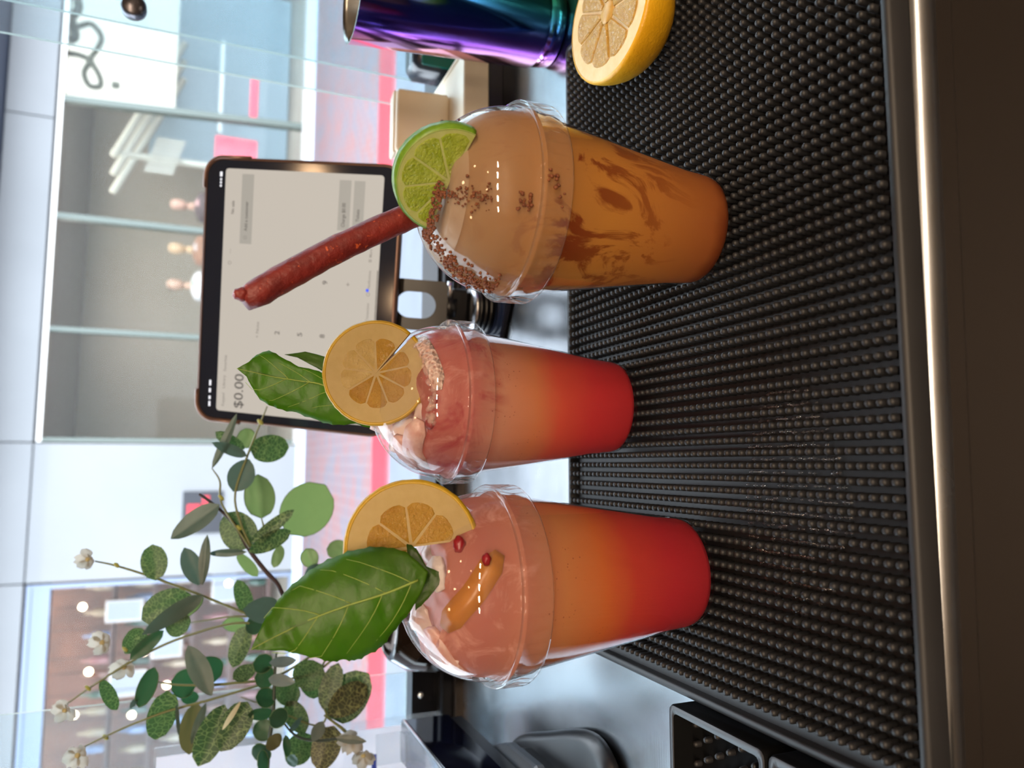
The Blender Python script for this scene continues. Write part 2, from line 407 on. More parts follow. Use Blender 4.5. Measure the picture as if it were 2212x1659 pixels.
for si, z in enumerate((1.45, .85, .25, -.35, -.95)):
    sh = obj('store_shelf', box(-6.2, -1.7, 13.6, 14.0, z-.05, z, .004), shm, smooth=False)
    tag(sh, ['topmost', 'second', 'third', 'fourth', 'lowest'][si]+' dark wooden bottle shelf inside the far shop on the left', 'shelf', 'shelves in the far shop')
    x = -5.4
    while x < -1.8:
        k = rnd.randrange(5)
        o = ob2('store_bottle', bmes[k], None, T(x, 13.75+rnd.uniform(-.05, .05), z))
        tag(o, names[k]+' bottle on the '+['topmost', 'second', 'third', 'fourth', 'lowest'][si]+' shelf inside the far shop behind the plant', 'bottle', 'bottles in the far shop'); x += rnd.uniform(.22, .42)
for i, (x, y, z) in enumerate(((-2.0, 12.6, 1.75), (-2.9, 12.4, 1.6), (-3.6, 12.8, 1.8), (-2.4, 13.0, .62), (-3.2, 12.4, .55), (-1.85, 13.1, -.3), (-2.75, 12.7, 0.9), (-3.55, 12.3, 1.0))):
    t = thing('pendant_lamp', 'small glowing pendant bulb hanging inside the far shop on the left', 'lamp', T(x, y, z), 'pendant lamps in the far shop')
    obj('bulb', xf(sphere(.05, 12, 8), T(0, 0, 0)), glow('bulb_warm', '#ffe9c4', 9), t)
    obj('cord', tube([(0, 0, .05), (0, 0, 2.5-z)], .006, 5), blk, t)
for i, (x, z, wd, hg) in enumerate(((-2.25, 1.25, .3, .5), (-2.75, .6, .55, .42), (-1.95, -.25, .5, .35), (-3.4, 1.15, .35, .5))):
    t = thing('light_box', ['narrow pale blue light box high on the far shop shelves', 'wide pale blue light box in the middle of the far shop shelves', 'low pale light box near the doorway of the far shop', 'pale blue light box far along the upper shop shelf'][i], 'light box', T(x, 13.5, z))
    obj('lit_face', box(-wd/2, wd/2, -.02, 0, -hg/2, hg/2), glow('box_blue', '#c8dcf5', .6), t, False)
    obj('case', box(-wd/2-.02, wd/2+.02, 0, .08, -hg/2-.02, hg/2+.02, .004), alu, t, False)

# ------------------------------------------------------------------ ceiling lamps in the kiosk (warm)
for i, (x, y) in enumerate(((-.35, -.55), (.1, -.75), (.45, -.5), (.85, -.8), (.2, -1.3), (.75, -1.35))):
    t = thing('ceiling_downlight', 'small warm round downlight set in the kiosk ceiling', 'lamp', T(x, y, ZC), 'kiosk ceiling downlights')
    obj('trim_ring', lathe([(.036, -.012), (.055, -.012), (.058, 0), (.036, 0)], 24), alu, t)
    ld = bpy.data.lights.new('downlight', 'AREA'); ld.shape = 'DISK'; ld.size = .07; ld.energy = .35; ld.color = (1, .62, .34)
    lo = bpy.data.objects.new('downlight', ld); COL.objects.link(lo); lo.parent = t; lo.location = (0, 0, -.014)

cp = thing('strip_light', 'long warm strip lamp along the kiosk ceiling by the rear wall', 'lamp', T(.25, -1.95, ZC))
obj('lamp_housing', loft([rrect(-1.25, 1.25, -.09, .09, .01, 2, 0), rrect(-1.25, 1.25, -.09, .09, .01, 2, -.04), rrect(-1.23, 1.23, -.075, .075, .01, 2, -.04), rrect(-1.23, 1.23, -.075, .075, .01, 2, -.02)], False, False), alu, cp, False)
for k in range(5):
    obj('diffuser', box(-.14, .14, -.07, .07, -.024, -.02), alu, cp, False, T(-1.0+k*.5, 0, 0))
    ld = bpy.data.lights.new('strip_lamp', 'AREA'); ld.shape = 'RECTANGLE'; ld.size = .26; ld.size_y = .13; ld.energy = 15; ld.color = (1, .76, .53)
    lo = bpy.data.objects.new('strip_lamp', ld); COL.objects.link(lo); lo.parent = cp; lo.location = (-1.0+k*.5, 0, -.03); lo.rotation_euler = (radians(20), 0, 0)
# ------------------------------------------------------------------ bar mat
rub = noisy('black_rubber', '#141518', '#1a1b1f', 30, .56)
MW, MD = .469, .305
bar = thing('bar_mat', 'large black rubber bar mat covered in pegs under the three drinks', 'bar mat', T(0, -MD, 0))
obj('base_sheet', box(.004, MW-.004, .004, MD-.004, .0002, .0055), rub, bar, False)
o_ = [rrect(0, MW, 0, MD, .004, 3, .0002), rrect(0, MW, 0, MD, .004, 3, .010), rrect(.0012, MW-.0012, .0012, MD-.0012, .004, 3, .0118), rrect(.0040, MW-.0040, .0040, MD-.0040, .003, 3, .0118), rrect(.0048, MW-.0048, .0048, MD-.0048, .003, 3, .0105), rrect(.0048, MW-.0048, .0048, MD-.0048, .003, 3, .004)]
obj('rim', loft(o_, False, False), rub, bar)
PEG = lathe([(.0019, 0), (.0018, .0070), (.0015, .0080), (.0008, .0085), (0, .0086)], 12)
PIT, PIY = .0066, .0059; nx, ny = int((MW-.014)/PIT), int((MD-.012)/PIY)+1
ox, oy = (MW-(nx-1)*PIT)/2, (MD-(ny-1)*PIY)/2
pegs = [(ox+i*PIT, oy+j*PIY, .0055) for i in range(nx) for j in range(ny)]
# keep the pegs that show largest (nearest the front and inside the view) as single parts
pegs.sort(key=lambda p: p[1]+.55*abs(p[0]-.17))
pm_ = obj('peg', PEG, rub, bar); pm_.location = pegs[0]
for q in pegs[1:300]:
    c = pm_.copy(); COL.objects.link(c); c.parent = bar; c.location = q
rest = join(*[([(v[0]+q[0], v[1]+q[1], v[2]+q[2]) for v in PEG[0]], PEG[1]) for q in pegs[300:]])
o = obj('peg_field', rest, rub, bar); o['kind'] = 'stuff'
# small wet drops lying on the mat
wet = thinclear('water_drop', '#ffffff', 2.3, .03)
rnd = random.Random(12)
drops = []
for i in range(nx):
    for j in range(ny):
        x, y = ox+(i+.5)*PIT, -MD+oy+j*PIY
        e = ((x-.118)/.055)**2+((y+.232)/.036)**2+.35*noise.noise(Vector((x*60, y*60, 0)))
        if e > 1 or rnd.random() < .12: continue
        for dy in (0, .5):
            if rnd.random() < .75: drops.append(xf(sphere(rnd.uniform(.0011, .0019), 10, 6, 1, 1.2, .95), T(x+rnd.uniform(-.0005, .0005), y+dy*PIY, .0060)))
o = obj('spilled_water', join(*drops), wet); o['kind'] = 'stuff'; tag(o, 'spilled water droplets between the pegs in front of the left drink', 'water')

# ------------------------------------------------------------------ service tray (black caddy mat) left of the bar mat
trub = noisy('tray_rubber', '#07080a', '#0b0c0e', 30, .7, 0, Specular_IOR_Level=.05)
tr = thing('service_tray', 'black rubber service tray with pegged compartments beside the bar mat edge', 'tray', T(-.003, -.1415, 0))
gre = pm('grey_rubber_rim', '#2b2c31', .45)  # lighter grey for the top faces of the compartment walls
def tray_cell(y0, y1):
    g = .0045
    o = obj('compartment_wall', loft([rrect(-.30, 0, y0, y1, .004, 3, .0005), rrect(-.30, 0, y0, y1, .004, 3, .018), rrect(-.2995, -.0005, y0+.0005, y1-.0005, .004, 3, .0195), rrect(-.30+g, -g, y0+g, y1-g, .003, 3, .0195), rrect(-.30+g, -g, y0+g, y1-g, .003, 3, .006)], True, True), [trub, gre], tr)
    for p in o.data.polygons:
        if p.center.z > .0188: p.material_index = 1
    return o
tray_cell(-.080, 0); tray_cell(-.30, -.082)
tp = obj('tray_peg', lathe([(.0019, 0), (.0018, .0030), (.0012, .0042), (0, .0046)], 10), rub, tr); tp.location = (-.011, -.012, .006); first = True
for j in range(7):
    for i in range(8):
        x, y = -.0105-i*.0105-(j % 2)*.0052, -.0105-j*.0098
        if first: tp.location = (x, y, .006); first = False; continue
        c = tp.copy(); COL.objects.link(c); c.parent = tr; c.location = (x, y, .006)

# ------------------------------------------------------------------ drinks
cupm = thinclear('clear_cup_plastic', '#ffffff', 1.42, .03)
lidm = thinclear('clear_lid_plastic', '#ffffff', 1.45, .02, .045)
CB = .0142
def drinkmat(name, stops, swirl=None, rough=.35):
    m = pm(name, '#ffffff', rough, 0); n, l, b = NT(m)
    co = coord(m); sx = n.new('ShaderNodeSeparateXYZ'); l.new(co, sx.inputs[0])
    f = ntex(m, co, 28, 3); 
    zz = mth(m, 'MULTIPLY', sx.outputs[2], 1/.145)
    zz = mth(m, 'ADD', zz, mth(m, 'MULTIPLY', mth(m, 'SUBTRACT', f, .5), .12), True)
    c = ramp(m, zz, stops)
    if swirl: c = swirl(m, co, zz, c)
    setc(m, c); gm = n.new('ShaderNodeGamma'); gm.inputs[1].default_value = .5; l.new(c, gm.inputs[0]); addtrans(m, gm.outputs[0], .45); b.inputs['Specular IOR Level'].default_value = .15; return m
PROF = [(.0265, .0), (.0288, .0022), (.0298, .006), (.0304, .0125), (.0300, .0135), (.0428, .1000), (.0440, .1015), (.0446, .1060), (.0462, .1160), (.0472, .1165)]
def outer_r(z):
    for (r0_, z0), (r1, z1) in zip(PROF, PROF[1:]):
        if z0 <= z <= z1 and z1 > z0: return r0_+(r1-r0_)*(z-z0)/(z1-z0)
    return PROF[0][0]
def dome_r(dz): return .0452*sqrt(max(0, 1-(dz/.0434)**2))
def make_cup(pos, label, dm, level, rough_top, seed, group='plastic cups of iced drink'):
    t = thing('drink_cup', label, 'drink', T(pos[0], pos[1], CB) @ Matrix.Diagonal((1.035, 1.035, 1.025, 1)), group)
    cup = obj('cup', lathe([(0, .0025), (.022, .0015)]+PROF, 72), cupm, t)
    # lid: ribbed skirt, flange, ridge, dome with an opening
    L = [(.0474, .1046), (.0482, .1042), (.0486, .1050), (.0483, .1064), (.0479, .1105), (.0483, .1150), (.0488, .1166), (.0489, .1180), (.0482, .1194), (.0466, .1192), (.0457, .1176), (.0452, .1195)]
    dm_ = [(dome_r(dz), .1195+dz) for dz in [.001+.0395*i/16 for i in range(17)]]
    L2 = L+dm_+[(dm_[-1][0]-.0006, dm_[-1][1]+.0006), (dm_[-1][0]-.0012, dm_[-1][1]), (dm_[-1][0]-.0012, dm_[-1][1]-.002)]
    obj('dome_lid', lathe(L2, 288, {3: (48, .0004), 4: (48, .0009), 5: (48, .0005)}), lidm, t)
    # liquid
    zs = [.004, .0065, .012, .02, .035, .05, .065, .08, .095, .1005, .104, .110, .116]
    P = [(0, .0032), (.02, .0032)]+[(outer_r(z)-.0007, z) for z in zs]
    P += [(dome_r(dz)-.0021, .1195+dz) for dz in [level*i/5 for i in range(6)]]
    rt_ = P[-1][0]; zt = P[-1][1]
    P += [(rt_*f, zt+.0015) for f in (.93, .8, .6, .4, .2)]+[(0, zt+.0015)]
    v, f = lathe(P, 64); v2 = []
    for a in v:
        d = sqrt(a[0]**2+a[1]**2)
        if a[2] > zt-.002 and d < rt_*.96:
            v2.append((a[0], a[1], a[2]+rough_top*noise.noise(Vector((a[0]*70+seed, a[1]*70, 0)))))
        else: v2.append(a)
    obj('drink', (v2, f), dm, t)
    return t
def sw_left(m, co, zz, c):
    n, l, b = NT(m)
    v = n.new('ShaderNodeTexVoronoi'); l.new(co, v.inputs['Vector']); v.inputs['Scale'].default_value = 420
    band = ramp(m, zz, [(.45, 0.), (.58, 1.), (.74, 1.), (.80, 0.)])
    dot = ramp(m, v.outputs['Distance'], [(.13, 1.), (.20, 0.)])
    pat = ramp(m, ntex(m, co, 70, 3), [(.5, 0.), (.62, 1.)])
    k = mth(m, 'MULTIPLY', mth(m, 'MULTIPLY', band, dot), mth(m, 'MULTIPLY', pat, .8))
    c = mixc(m, k, c, '#743024')
    pulp = ramp(m, ntex(m, co, 60, 5, .6, 1.0), [(.52, 0.), (.70, .6)])
    top = ramp(m, zz, [(.72, 0.), (.85, 1.)])
    return mixc(m, mth(m, 'MULTIPLY', pulp, top), c, '#e9b3a4')
left_m = drinkmat('strawberry_lemonade_deep', [(0, '#96242d'), (.2, '#ae2a32'), (.36, '#ba3c30'), (.50, '#c66832'), (.64, '#c2804c'), (.8, '#b26e56'), (.92, '#a85c50'), (1, '#b06c60')], sw_left)
def sw_mid(m, co, zz, c):
    c = sw_left(m, co, zz, c)
    red = ramp(m, ntex(m, co, 45, 4, .6, .8), [(.5, 0.), (.64, .8)])
    band = ramp(m, zz, [(.62, 0.), (.72, 1.)])
    return mixc(m, mth(m, 'MULTIPLY', red, band), c, '#9c2430')
mid_m = drinkmat('strawberry_lemonade_pulpy', [(0, '#a4282e'), (.22, '#c03234'), (.40, '#ce503a'), (.52, '#ce8050'), (.66, '#ca9274'), (.80, '#b46256'), (1, '#b26058')], sw_mid)
def sw_right(m, co, zz, c):
    s = ntex(m, coord(m, 'Object', (1, 1, .55)), 46, 6, .62, 1.6)
    k = ramp(m, s, [(.51, 0.), (.58, .95)])
    band = ramp(m, zz, [(.16, 0.), (.34, .6), (.7, 1.), (.80, .4), (1, .12)])
    return mixc(m, mth(m, 'MULTIPLY', k, band), c, '#6e2410')
right_m = drinkmat('mango_chamoy_slush', [(0, '#5c2416'), (.045, '#70361c'), (.09, '#98562c'), (.25, '#ac6a32'), (.55, '#bc7e36'), (.75, '#aa733a'), (.9, '#9a6c3c'), (1, '#9c7850')], sw_right)
CL, CM, CR = (.0718, -.1525), (.1710, -.0780), (.2654, -.1756)
cl = make_cup(CL, 'red to orange layered drink in a domed clear cup below the large basil leaf', left_m, .0275, .005, 1.)
cm = make_cup(CM, 'pinkish red drink with pulp and full lemon wheel in the middle domed cup', mid_m, .0185, .008, 5.)
cr = make_cup(CR, 'amber brown swirled drink in a domed cup with the red candy stick', right_m, .0285, .002, 9.)

# ------------------------------------------------------------------ citrus
def fleshmat(name, c1, c2, trc, tw=.35):
    if name in MATS: return MATS[name]
    m = pm(name, c1, .12, 0, Specular_IOR_Level=.7); co = coord(m)
    f = ntex(m, coord(m, 'Object', (1, 1, .3)), 420, 3); setc(m, ramp(m, ntex(m, co, 160, 4), [(.35, c1), (.7, c2)]))
    bump(m, mth(m, 'ADD', f, mth(m, 'MULTIPLY', ntex(m, co, 900, 2), .6)), .9, .0016); addtrans(m, trc, tw); return m
def simple(name, c1, c2, sc_, rough, tr=None, tw=.3, bmp=0, bd=.0005):
    if name in MATS: return MATS[name]
    m = noisy(name, c1, c2, sc_, rough, 0, bmp, bd)
    if tr: addtrans(m, tr, tw)
    return m
lem_rind = simple('lemon_rind', '#b8941c', '#c4a22c', 500, .4, '#d8b432', .3, .4)
lem_pith = simple('lemon_pith', '#ac9256', '#b89f66', 250, .5, '#d6c078', .4)
lem_flesh = fleshmat('lemon_flesh', '#a88226', '#bc983c', '#dcae40', .45)
lem_pale = fleshmat('lemon_flesh_pale', '#c0a868', '#d2be88', '#efe0a8', .5)
lime_rind = simple('lime_rind', '#5f8a1e', '#77a02c', 400, .35, '#8ab92e', .3, .3)
lime_pith = simple('lime_pith', '#b9c070', '#c9cf8a', 250, .5, '#d5e07a', .45)
lime_flesh = fleshmat('lime_flesh', '#9dae2c', '#b7c452', '#c6d840', .5)
def wheel(name, label, cat, M, R, Th, a0, a1, rind, pith, flesh, nseg=9, ri=.66, gap=.022, pale=None, group=None):
    t = thing(name, label, cat, M, group)
    n = max(12, int((a1-a0)/(2*pi)*72))
    v, f = ringsec(R*.93, R, a0, a1, -Th/2, Th/2, n, Th*.2)
    v = [Vector(q)*(1+.012*noise.noise(Vector((q[0]*300, q[1]*300, 2)))) if hypot2(q) > .95*R else Vector(q) for q in v]
    obj('rind', (v, f), rind, t)
    obj('pith', ringsec(0.0001, R*.945, a0, a1, -Th*.49, Th*.49, n), pith, t, False)
    step = 2*pi/nseg; k = 0; a = a0+.03
    while a < a1-.15:
        b_ = min(a+step, a1-.03); g = gap
        pts = []
        m_ = 6
        for i in range(m_+1): 
            an = a+g+(b_-a-2*g)*i/m_; e = abs(2*i/m_-1)
            pts.append((R*(ri-.07*e**4)*cos(an), R*(ri-.07*e**4)*sin(an)))
        mid = (a+b_)/2; pts.append((R*.06*cos(mid), R*.06*sin(mid)))
        cx = sum(p[0] for p in pts)/len(pts); cy = sum(p[1] for p in pts)/len(pts)
        def rg(s, z): return [(cx+(x-cx)*s, cy+(y-cy)*s, z) for x, y in pts]
        obj('segment', loft([rg(.93, -Th*.5), rg(1, -Th*.45), rg(1, Th*.485), rg(.94, Th*.515)]), pale if pale and k in (1, 2, 3) else flesh, t, False)
        k += 1; a += step
    return t
def hypot2(q): return sqrt(q[0]**2+q[1]**2)
def facing(pos, tilt=(0, 0, 0)):
    d = (CAMP-Vector(pos)).normalized()+Vector(tilt)
    return frame_to(pos, d, (0, 0, 1))
PL = Vector((.0939, -.1689, .1795))
wheel('lemon_slice', 'thick lemon half wheel tucked behind the basil leaf on the left drink', 'lemon slice', facing(PL, (-.05, 0, .05)), .0318, .0068, radians(-84), radians(150), lem_rind, lem_pith, lem_flesh, 8)
PM_ = Vector((.1853, -.0897, .1806))
wheel('lemon_slice', 'round lemon wheel with a slit standing on the middle drink', 'lemon slice', facing(PM_, (.05, 0, .1)), .0308, .0057, radians(-38), radians(317), lem_rind, lem_pith, lem_flesh, 9, pale=lem_pale)
PR = Vector((.2668, -.1934, .1712))
wheel('lime_slice', 'green lime half wheel leaning on the amber drink', 'lime slice', facing(PR, (-.42, 0, -.25)) @ Rz(radians(-12)), .0262, .0088, radians(-5), radians(182), lime_rind, lime_pith, lime_flesh, 9, ri=.87, gap=.02)

# ------------------------------------------------------------------ basil leaves
def basilmat(name, c1, c2, trc):
    if name in MATS: return MATS[name]
    m = pm(name, c1, .4); co = coord(m)
    c = ramp(m, ntex(m, co, 70, 5), [(.35, c1), (.65, c2)]); setc(m, c)
    bump(m, ntex(m, co, 120, 4), .35, .0015); addtrans(m, trc, .55); return m
bas = basilmat('basil_green', '#3c6410', '#4e781a', '#6e9c1c')
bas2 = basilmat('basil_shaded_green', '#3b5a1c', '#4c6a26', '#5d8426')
vein_m = simple('basil_vein', '#93ac52', '#a5bd62', 100, .5, '#b5d06c', .4)
def basil(label, outline, mid, nrm, curl, mat, veins=True, name='basil_leaf', inset=.02):
    """outline: closed list of world points; mid: base..tip world points"""
    base = Vector(mid[0]); tip = Vector(mid[-1]); yv = (tip-base).normalized()
    Mx = frame_to(base, nrm, yv); inv = Mx.inverted()
    t = thing(name, label, 'basil leaf', Mx)
    O = [inv @ Vector(p) for p in outline]; Md = [inv @ Vector(p) for p in mid]; Ln = Md[-1].y
    def hgt(x, y):
        s = y/Ln
        return -curl*(x*x)/.03*1.6 - curl*.35*s*s*Ln*4*.3 + .0016*noise.noise(Vector((x*110, y*110, 1))) + .0008*noise.noise(Vector((x*300, y*300, 4)))
    def mx(y):
        ms = sorted(Md, key=lambda q: q.y)
        if y <= ms[0].y: return ms[0].x
        for a, b_ in zip(ms, ms[1:]):
            if a.y <= y <= b_.y: return a.x+(b_.x-a.x)*(y-a.y)/max(1e-9, b_.y-a.y)
        return ms[-1].x
    # dense outline, then rings shrinking to the midrib
    D = []
    for i in range(len(O)):
        a, b_ = O[i], O[(i+1) % len(O)]
        for k in range(4): D.append(a.lerp(b_, k/4))
    y0, y1 = Md[0].y, Md[-1].y
    rings = []
    for s in (1, .82, .62, .42, .22, .03):
        ring = []
        for i, q in enumerate(D):
            yy = min(max(q.y, y0+.0005), y1-.0005); cx = mx(yy); 
            e = 1.0
            x = cx+(q.x-cx)*s*e; y = q.y*s+yy*(1-s)
            if s == 1 and i % 4 == 2: 
                x += (q.x-cx)*.035
            ring.append(Vector((x, y, hgt(x, y))))
        rings.append(ring)
    front = rings; th = Vector((0, 0, -.0005))
    back = [[p+th for p in r] for r in rings]
    obj('blade', loft(list(reversed(back))+front, True, True), mat, t)
    if veins:
        rib = [Vector((q.x, q.y, hgt(q.x, q.y)+.0002)) for q in spline(Md, 5)]
        nR = len(rib); obj('midrib', tube(rib, [.0006-.00045*i/nR for i in range(nR)], 6), vein_m, t)
        wl = {}
        for i, (s, sd) in enumerate([(.04, 1), (.04, -1), (.20, 1), (.22, -1), (.40, 1), (.42, -1), (.58, 1), (.6, -1)]):
            y = y0+(y1-y0)*s; cx = mx(y)
            # reach to the edge on that side
            ext = max([abs(q.x-cx) for q in D if (q.x-cx)*sd > 0 and abs(q.y-(y+.2*(y1-y0))) < .12*(y1-y0)] or [.004])
            P = []
            for k in range(7):
                f = k/6; yy = y+(y1-y0)*(.20*f+.10*f*f); hw = max([abs(q.x-mx(q.y)) for q in D if (q.x-mx(q.y))*sd > 0 and abs(q.y-yy) < .05*(y1-y0)] or [0.]); x = mx(yy)+sd*min(ext*.86*f**1.05, hw*.88)
                P.append(Vector((x, yy, hgt(x, yy)+.00012)))
            obj('vein', tube(P, [.00028-.00016*k/6 for k in range(7)], 5), vein_m, t)
    return t
BL = [(0.0845,.1763),(0.0937,.1861),(0.0962,.1967),(0.0954,.207),(0.0928,.216),(0.089,.2247),(0.0836,.2323),(0.0777,.2393),(0.071,.2441),(0.0675,.2467),(0.0621,.2491),(0.0546,.2523),(0.054,.2463),(0.0535,.2385),(0.0513,.2313),(0.049,.2236),(0.047,.2188),(0.0476,.2129),(0.0464,.2079),(0.0485,.2019),(0.0517,.1959),(0.0573,.1923),(0.0629,.1878),(0.0676,.1836),(0.0764,.179)]
BLm = [(0.081,.181),(0.076,.1953),(0.0716,.2115),(0.0665,.227),(0.0612,.2391),(0.0546,.2523)]
W3 = lambda P, y: [(a, y, b_) for a, b_ in P]
basil('large bright green basil leaf standing up from the left drink', W3(BL, -.186), W3(BLm, -.186), (.08, -1, .12), .35, bas)
BM = [(0.1543,.1763),(0.1572,.1863),(0.1561,.2002),(0.1595,.2111),(0.1633,.2219),(0.1652,.2325),(0.1703,.243),(0.1788,.2484),(0.184,.2511),(0.1886,.2568),(0.1928,.2501),(0.1973,.246),(0.2005,.2388),(0.196,.2308),(0.1909,.2214),(0.1887,.2092),(0.1809,.1952),(0.1673,.1809)]
BMm = [(0.1699,.1866),(0.1799,.2062),(0.1821,.2198),(0.1842,.2357),(0.1886,.2568)]
basil('pointed green basil leaf behind the lemon wheel of the middle drink', W3(BM, -.062), W3(BMm, -.062), (-.05, -1, .1), .3, bas)
BM2 = [(0.1854,.1876),(0.1907,.2043),(0.2014,.2213),(0.2032,.2282),(0.2049,.2158),(0.2003,.2016),(0.1952,.1871)]
basil('small shaded olive basil leaf behind the pointed leaf of the middle drink', W3(BM2, -.047), W3([(.19,.1876),(.1967,.2061),(.2032,.2282)], -.047), (.2, -1, .1), .3, bas2, False)
# dark submerged base of the large leaf
BL2 = [(0.086,.1759),(0.0944,.1811),(0.097,.1863),(0.0913,.1853),(0.084,.1824),(0.0777,.1801),(0.0709,.1811),(0.0662,.1811),(0.0714,.1749),(0.0777,.1696),(0.0829,.1686)]
basil('wilted dark basil base tucked into the left drink opening', W3(BL2, -.181), W3([(.0808,.1702),(.0817,.1759),(.0821,.1816)], -.181), (.1, -1, .35), .2, bas2, False)

# ------------------------------------------------------------------ fruit and slush inside the cups
org = simple('orange_flesh', '#b06a0c', '#bc7816', 200, .3, '#d08a1a', .35)
os_ = thing('orange_slice', 'orange slice seen edge on inside the left drink', 'orange slice', T(CL[0], CL[1], CB) @ Matrix.Diagonal((1.035, 1.035, 1.025, 1)))
def dome_patch(path, half, t0, t1):
    """slab lying against the inside of a dome along path [(degrees, dz)]"""
    Q = [Vector((dome_r(dz)*cos(radians(a)), dome_r(dz)*sin(radians(a)), .1195+dz)) for a, dz in path]
    Q = spline(Q, 5); rings = []
    for k, q in enumerate(Q):
        d = (Q[min(k+1, len(Q)-1)]-Q[max(k-1, 0)]).normalized(); dz = min(q.z-.1195, .042)
        nr = Vector((q.x/.0452**2, q.y/.0452**2, dz/.0434**2)).normalized(); sd_ = d.cross(nr).normalized()
        e = half*min(1, .45+.55*min(k, len(Q)-1-k)/3)
        rings.append([q-nr*t0+sd_*e, q-nr*t0-sd_*e, q-nr*t1-sd_*e, q-nr*t1+sd_*e])
    return loft(rings)
pth = [(-63, .0075), (-75, .0147), (-86.6, .0206), (-99.5, .0266), (-116, .0305)]
obj('flesh', dome_patch(pth, .0056, .0008, .0045), org, os_)
ice = simple('ice_slush', '#e0c0b8', '#f2e4e0', 120, .25, '#f6d8d2', .4, .4)
def lump(r, seed, sx=1, sy=1, sz=1, k=.45):
    v, f = sphere(r, 18, 12, sx, sy, sz)
    return [Vector(q)*(1+k*noise.noise(Vector(q)*(1.6/r)+Vector((seed, 0, 0)))) for q in v], f
for i, (x, y, z, r, lab) in enumerate(((.0501, -.1631, .155, .0125, 'pale pink ice lump at the left side of the left dome'), (.086, -.1548, .1592, .0120, 'frosty white ice lump under the basil base of the left drink'), (.0589, -.1423, .1613, .013, 'pinkish ice lump at the back of the left dome'), (.1484, -.084, .1609, .0120, 'clear whitish ice lump at the left side of the middle dome'), (.1638, -.0655, .167, .014, 'pale ice lump behind the lemon wheel in the middle dome'), (.1587, -.1005, .1527, .0095, 'frothy pink ice lump low in the middle dome'))):
    o = obj('ice_lump', lump(r, i*3.1, 1.15, 1, .8), ice, None, True, T(x, y, z)); tag(o, lab, 'ice', 'ice lumps in the drinks')
sl = simple('pink_slush', '#c98f86', '#e4c9c2', 160, .3, '#f0c8c0', .35, .6, .002)
for prt, paths in ((cl, ([(-128, .036), (-142, .031), (-156, .023), (-168, .012)], [(-150, .034), (-166, .026), (-178, .016)])), (cm, ([(-112, .0245), (-130, .026), (-148, .024), (-164, .014)], [(-140, .033), (-158, .028), (-172, .018)]))):
    for q in paths: obj('slush', dome_patch(q, .0060, .0010, .0040), sl, prt)
obj('slush', dome_patch([(-52, .033), (-66, .0345), (-84, .033)], .0045, .0010, .004), simple('white_slush', '#cfc0bc', '#e8e0de', 160, .3, '#f4e8e4', .4, .6, .002), cl)
fo = pm('froth_white', '#d8b0a4', .3); co = coord(fo); n, l, b = NT(fo); v_ = n.new('ShaderNodeTexVoronoi'); l.new(co, v_.inputs['Vector']); v_.inputs['Scale'].default_value = 420
setc(fo, ramp(fo, v_.outputs['Distance'], [(.1, '#b0705f'), (.45, '#e6cfc6')])); bump(fo, v_.outputs['Distance'], .8, .002); addtrans(fo, '#f0d8d0', .35)
obj('froth_band', dome_patch([(-20, .0215), (-38, .0205), (-55, .0188), (-71, .0169), (-86, .0158)], .0042, .0010, .003), fo, cm)
ber = simple('raspberry_red', '#7c1620', '#94222e', 300, .3, '#d03040', .3, .5)
for i, (x, y, z, r, lab) in enumerate(((.0954, -.1819, .1603, .0032, 'dark red berry piece beside the white ice in the left drink'), (.0897, -.1944, .1514, .0022, 'small red berry bit on the orange slice of the left drink'), (.1556, -.1138, .1552, .0029, 'bright red berry piece under the lemon wheel in the middle dome'), (.1448, -.0984, .1532, .0034, 'pink berry bit near the rim of the middle dome'), (.169, -.1169, .1532, .003, 'small red berry bit in the froth of the middle drink'))):
    o = obj('berry_piece', lump(r, i*7.7, 1.3, 1, .9, .25), ber, None, True, T(x, y, z)); tag(o, lab, 'berry', 'berry pieces in the drinks')
# froth bubbles on the middle drink, hugging the inside of its dome
froth = thinclear('froth_film', '#fff6f2', 1.5, .05, .22, '#fbeae4')
rnd = random.Random(21); bl = []
for k in range(150):
    a = radians(rnd.uniform(-112, -28)); dz = .0165+.006*rnd.random()*(.4+abs(cos(a)))
    r_ = dome_r(dz)-.0024; s = rnd.choice((.0006, .0008, .0011, .0014, .0019))
    bl.append(xf(sphere(s, 8, 6), T(r_*cos(a), r_*sin(a), .1195+dz)))
o = obj('froth', join(*bl), froth, cm); o['kind'] = 'stuff'
# foam ring and chilli seasoning on the amber drink
foam = simple('pale_foam', '#9c8266', '#ac967c', 90, .5, '#efd4b4', .35, .3)
obj('foam', lathe([(dome_r(.0287)-.0014, .1195+.0287), (dome_r(.0335)-.0014, .1195+.0335), (dome_r(.0335)-.004, .1195+.0343), (.014, .1195+.0330), (0, .1195+.0325)], 64), foam, cr)
chil = noisy('chilli_seasoning', '#4f2412', '#7c4520', 900, .7)
rnd = random.Random(5); cb = []
def crumb(s): 
    v, f = sphere(s, 6, 4); return [Vector(q)*(1+.5*noise.noise(Vector(q)*900+Vector((rnd.random()*50, 0, 0)))) for q in v], f
def put(a, dz, s, out=.0006):
    r_ = dome_r(dz)+out; cb.append(xf(crumb(s), T(r_*cos(a), r_*sin(a), .1195+dz)))
for k in range(120):   # band running down the front of the dome
    u_ = rnd.random(); put(radians(-112+rnd.gauss(0, 4)+5*u_), .0395-.020*u_, rnd.uniform(.0003, .0008), .0002)
for k in range(26): put(radians(-107+rnd.gauss(0, 2.5)), rnd.uniform(.003, .009), rnd.uniform(.0004, .0010), .0002)
for k in range(230):   # crust along the left shoulder
    u_ = rnd.random(); put(radians(188+rnd.gauss(0, 7)), .0400-.034*u_, rnd.uniform(.0004, .0010), .0003)
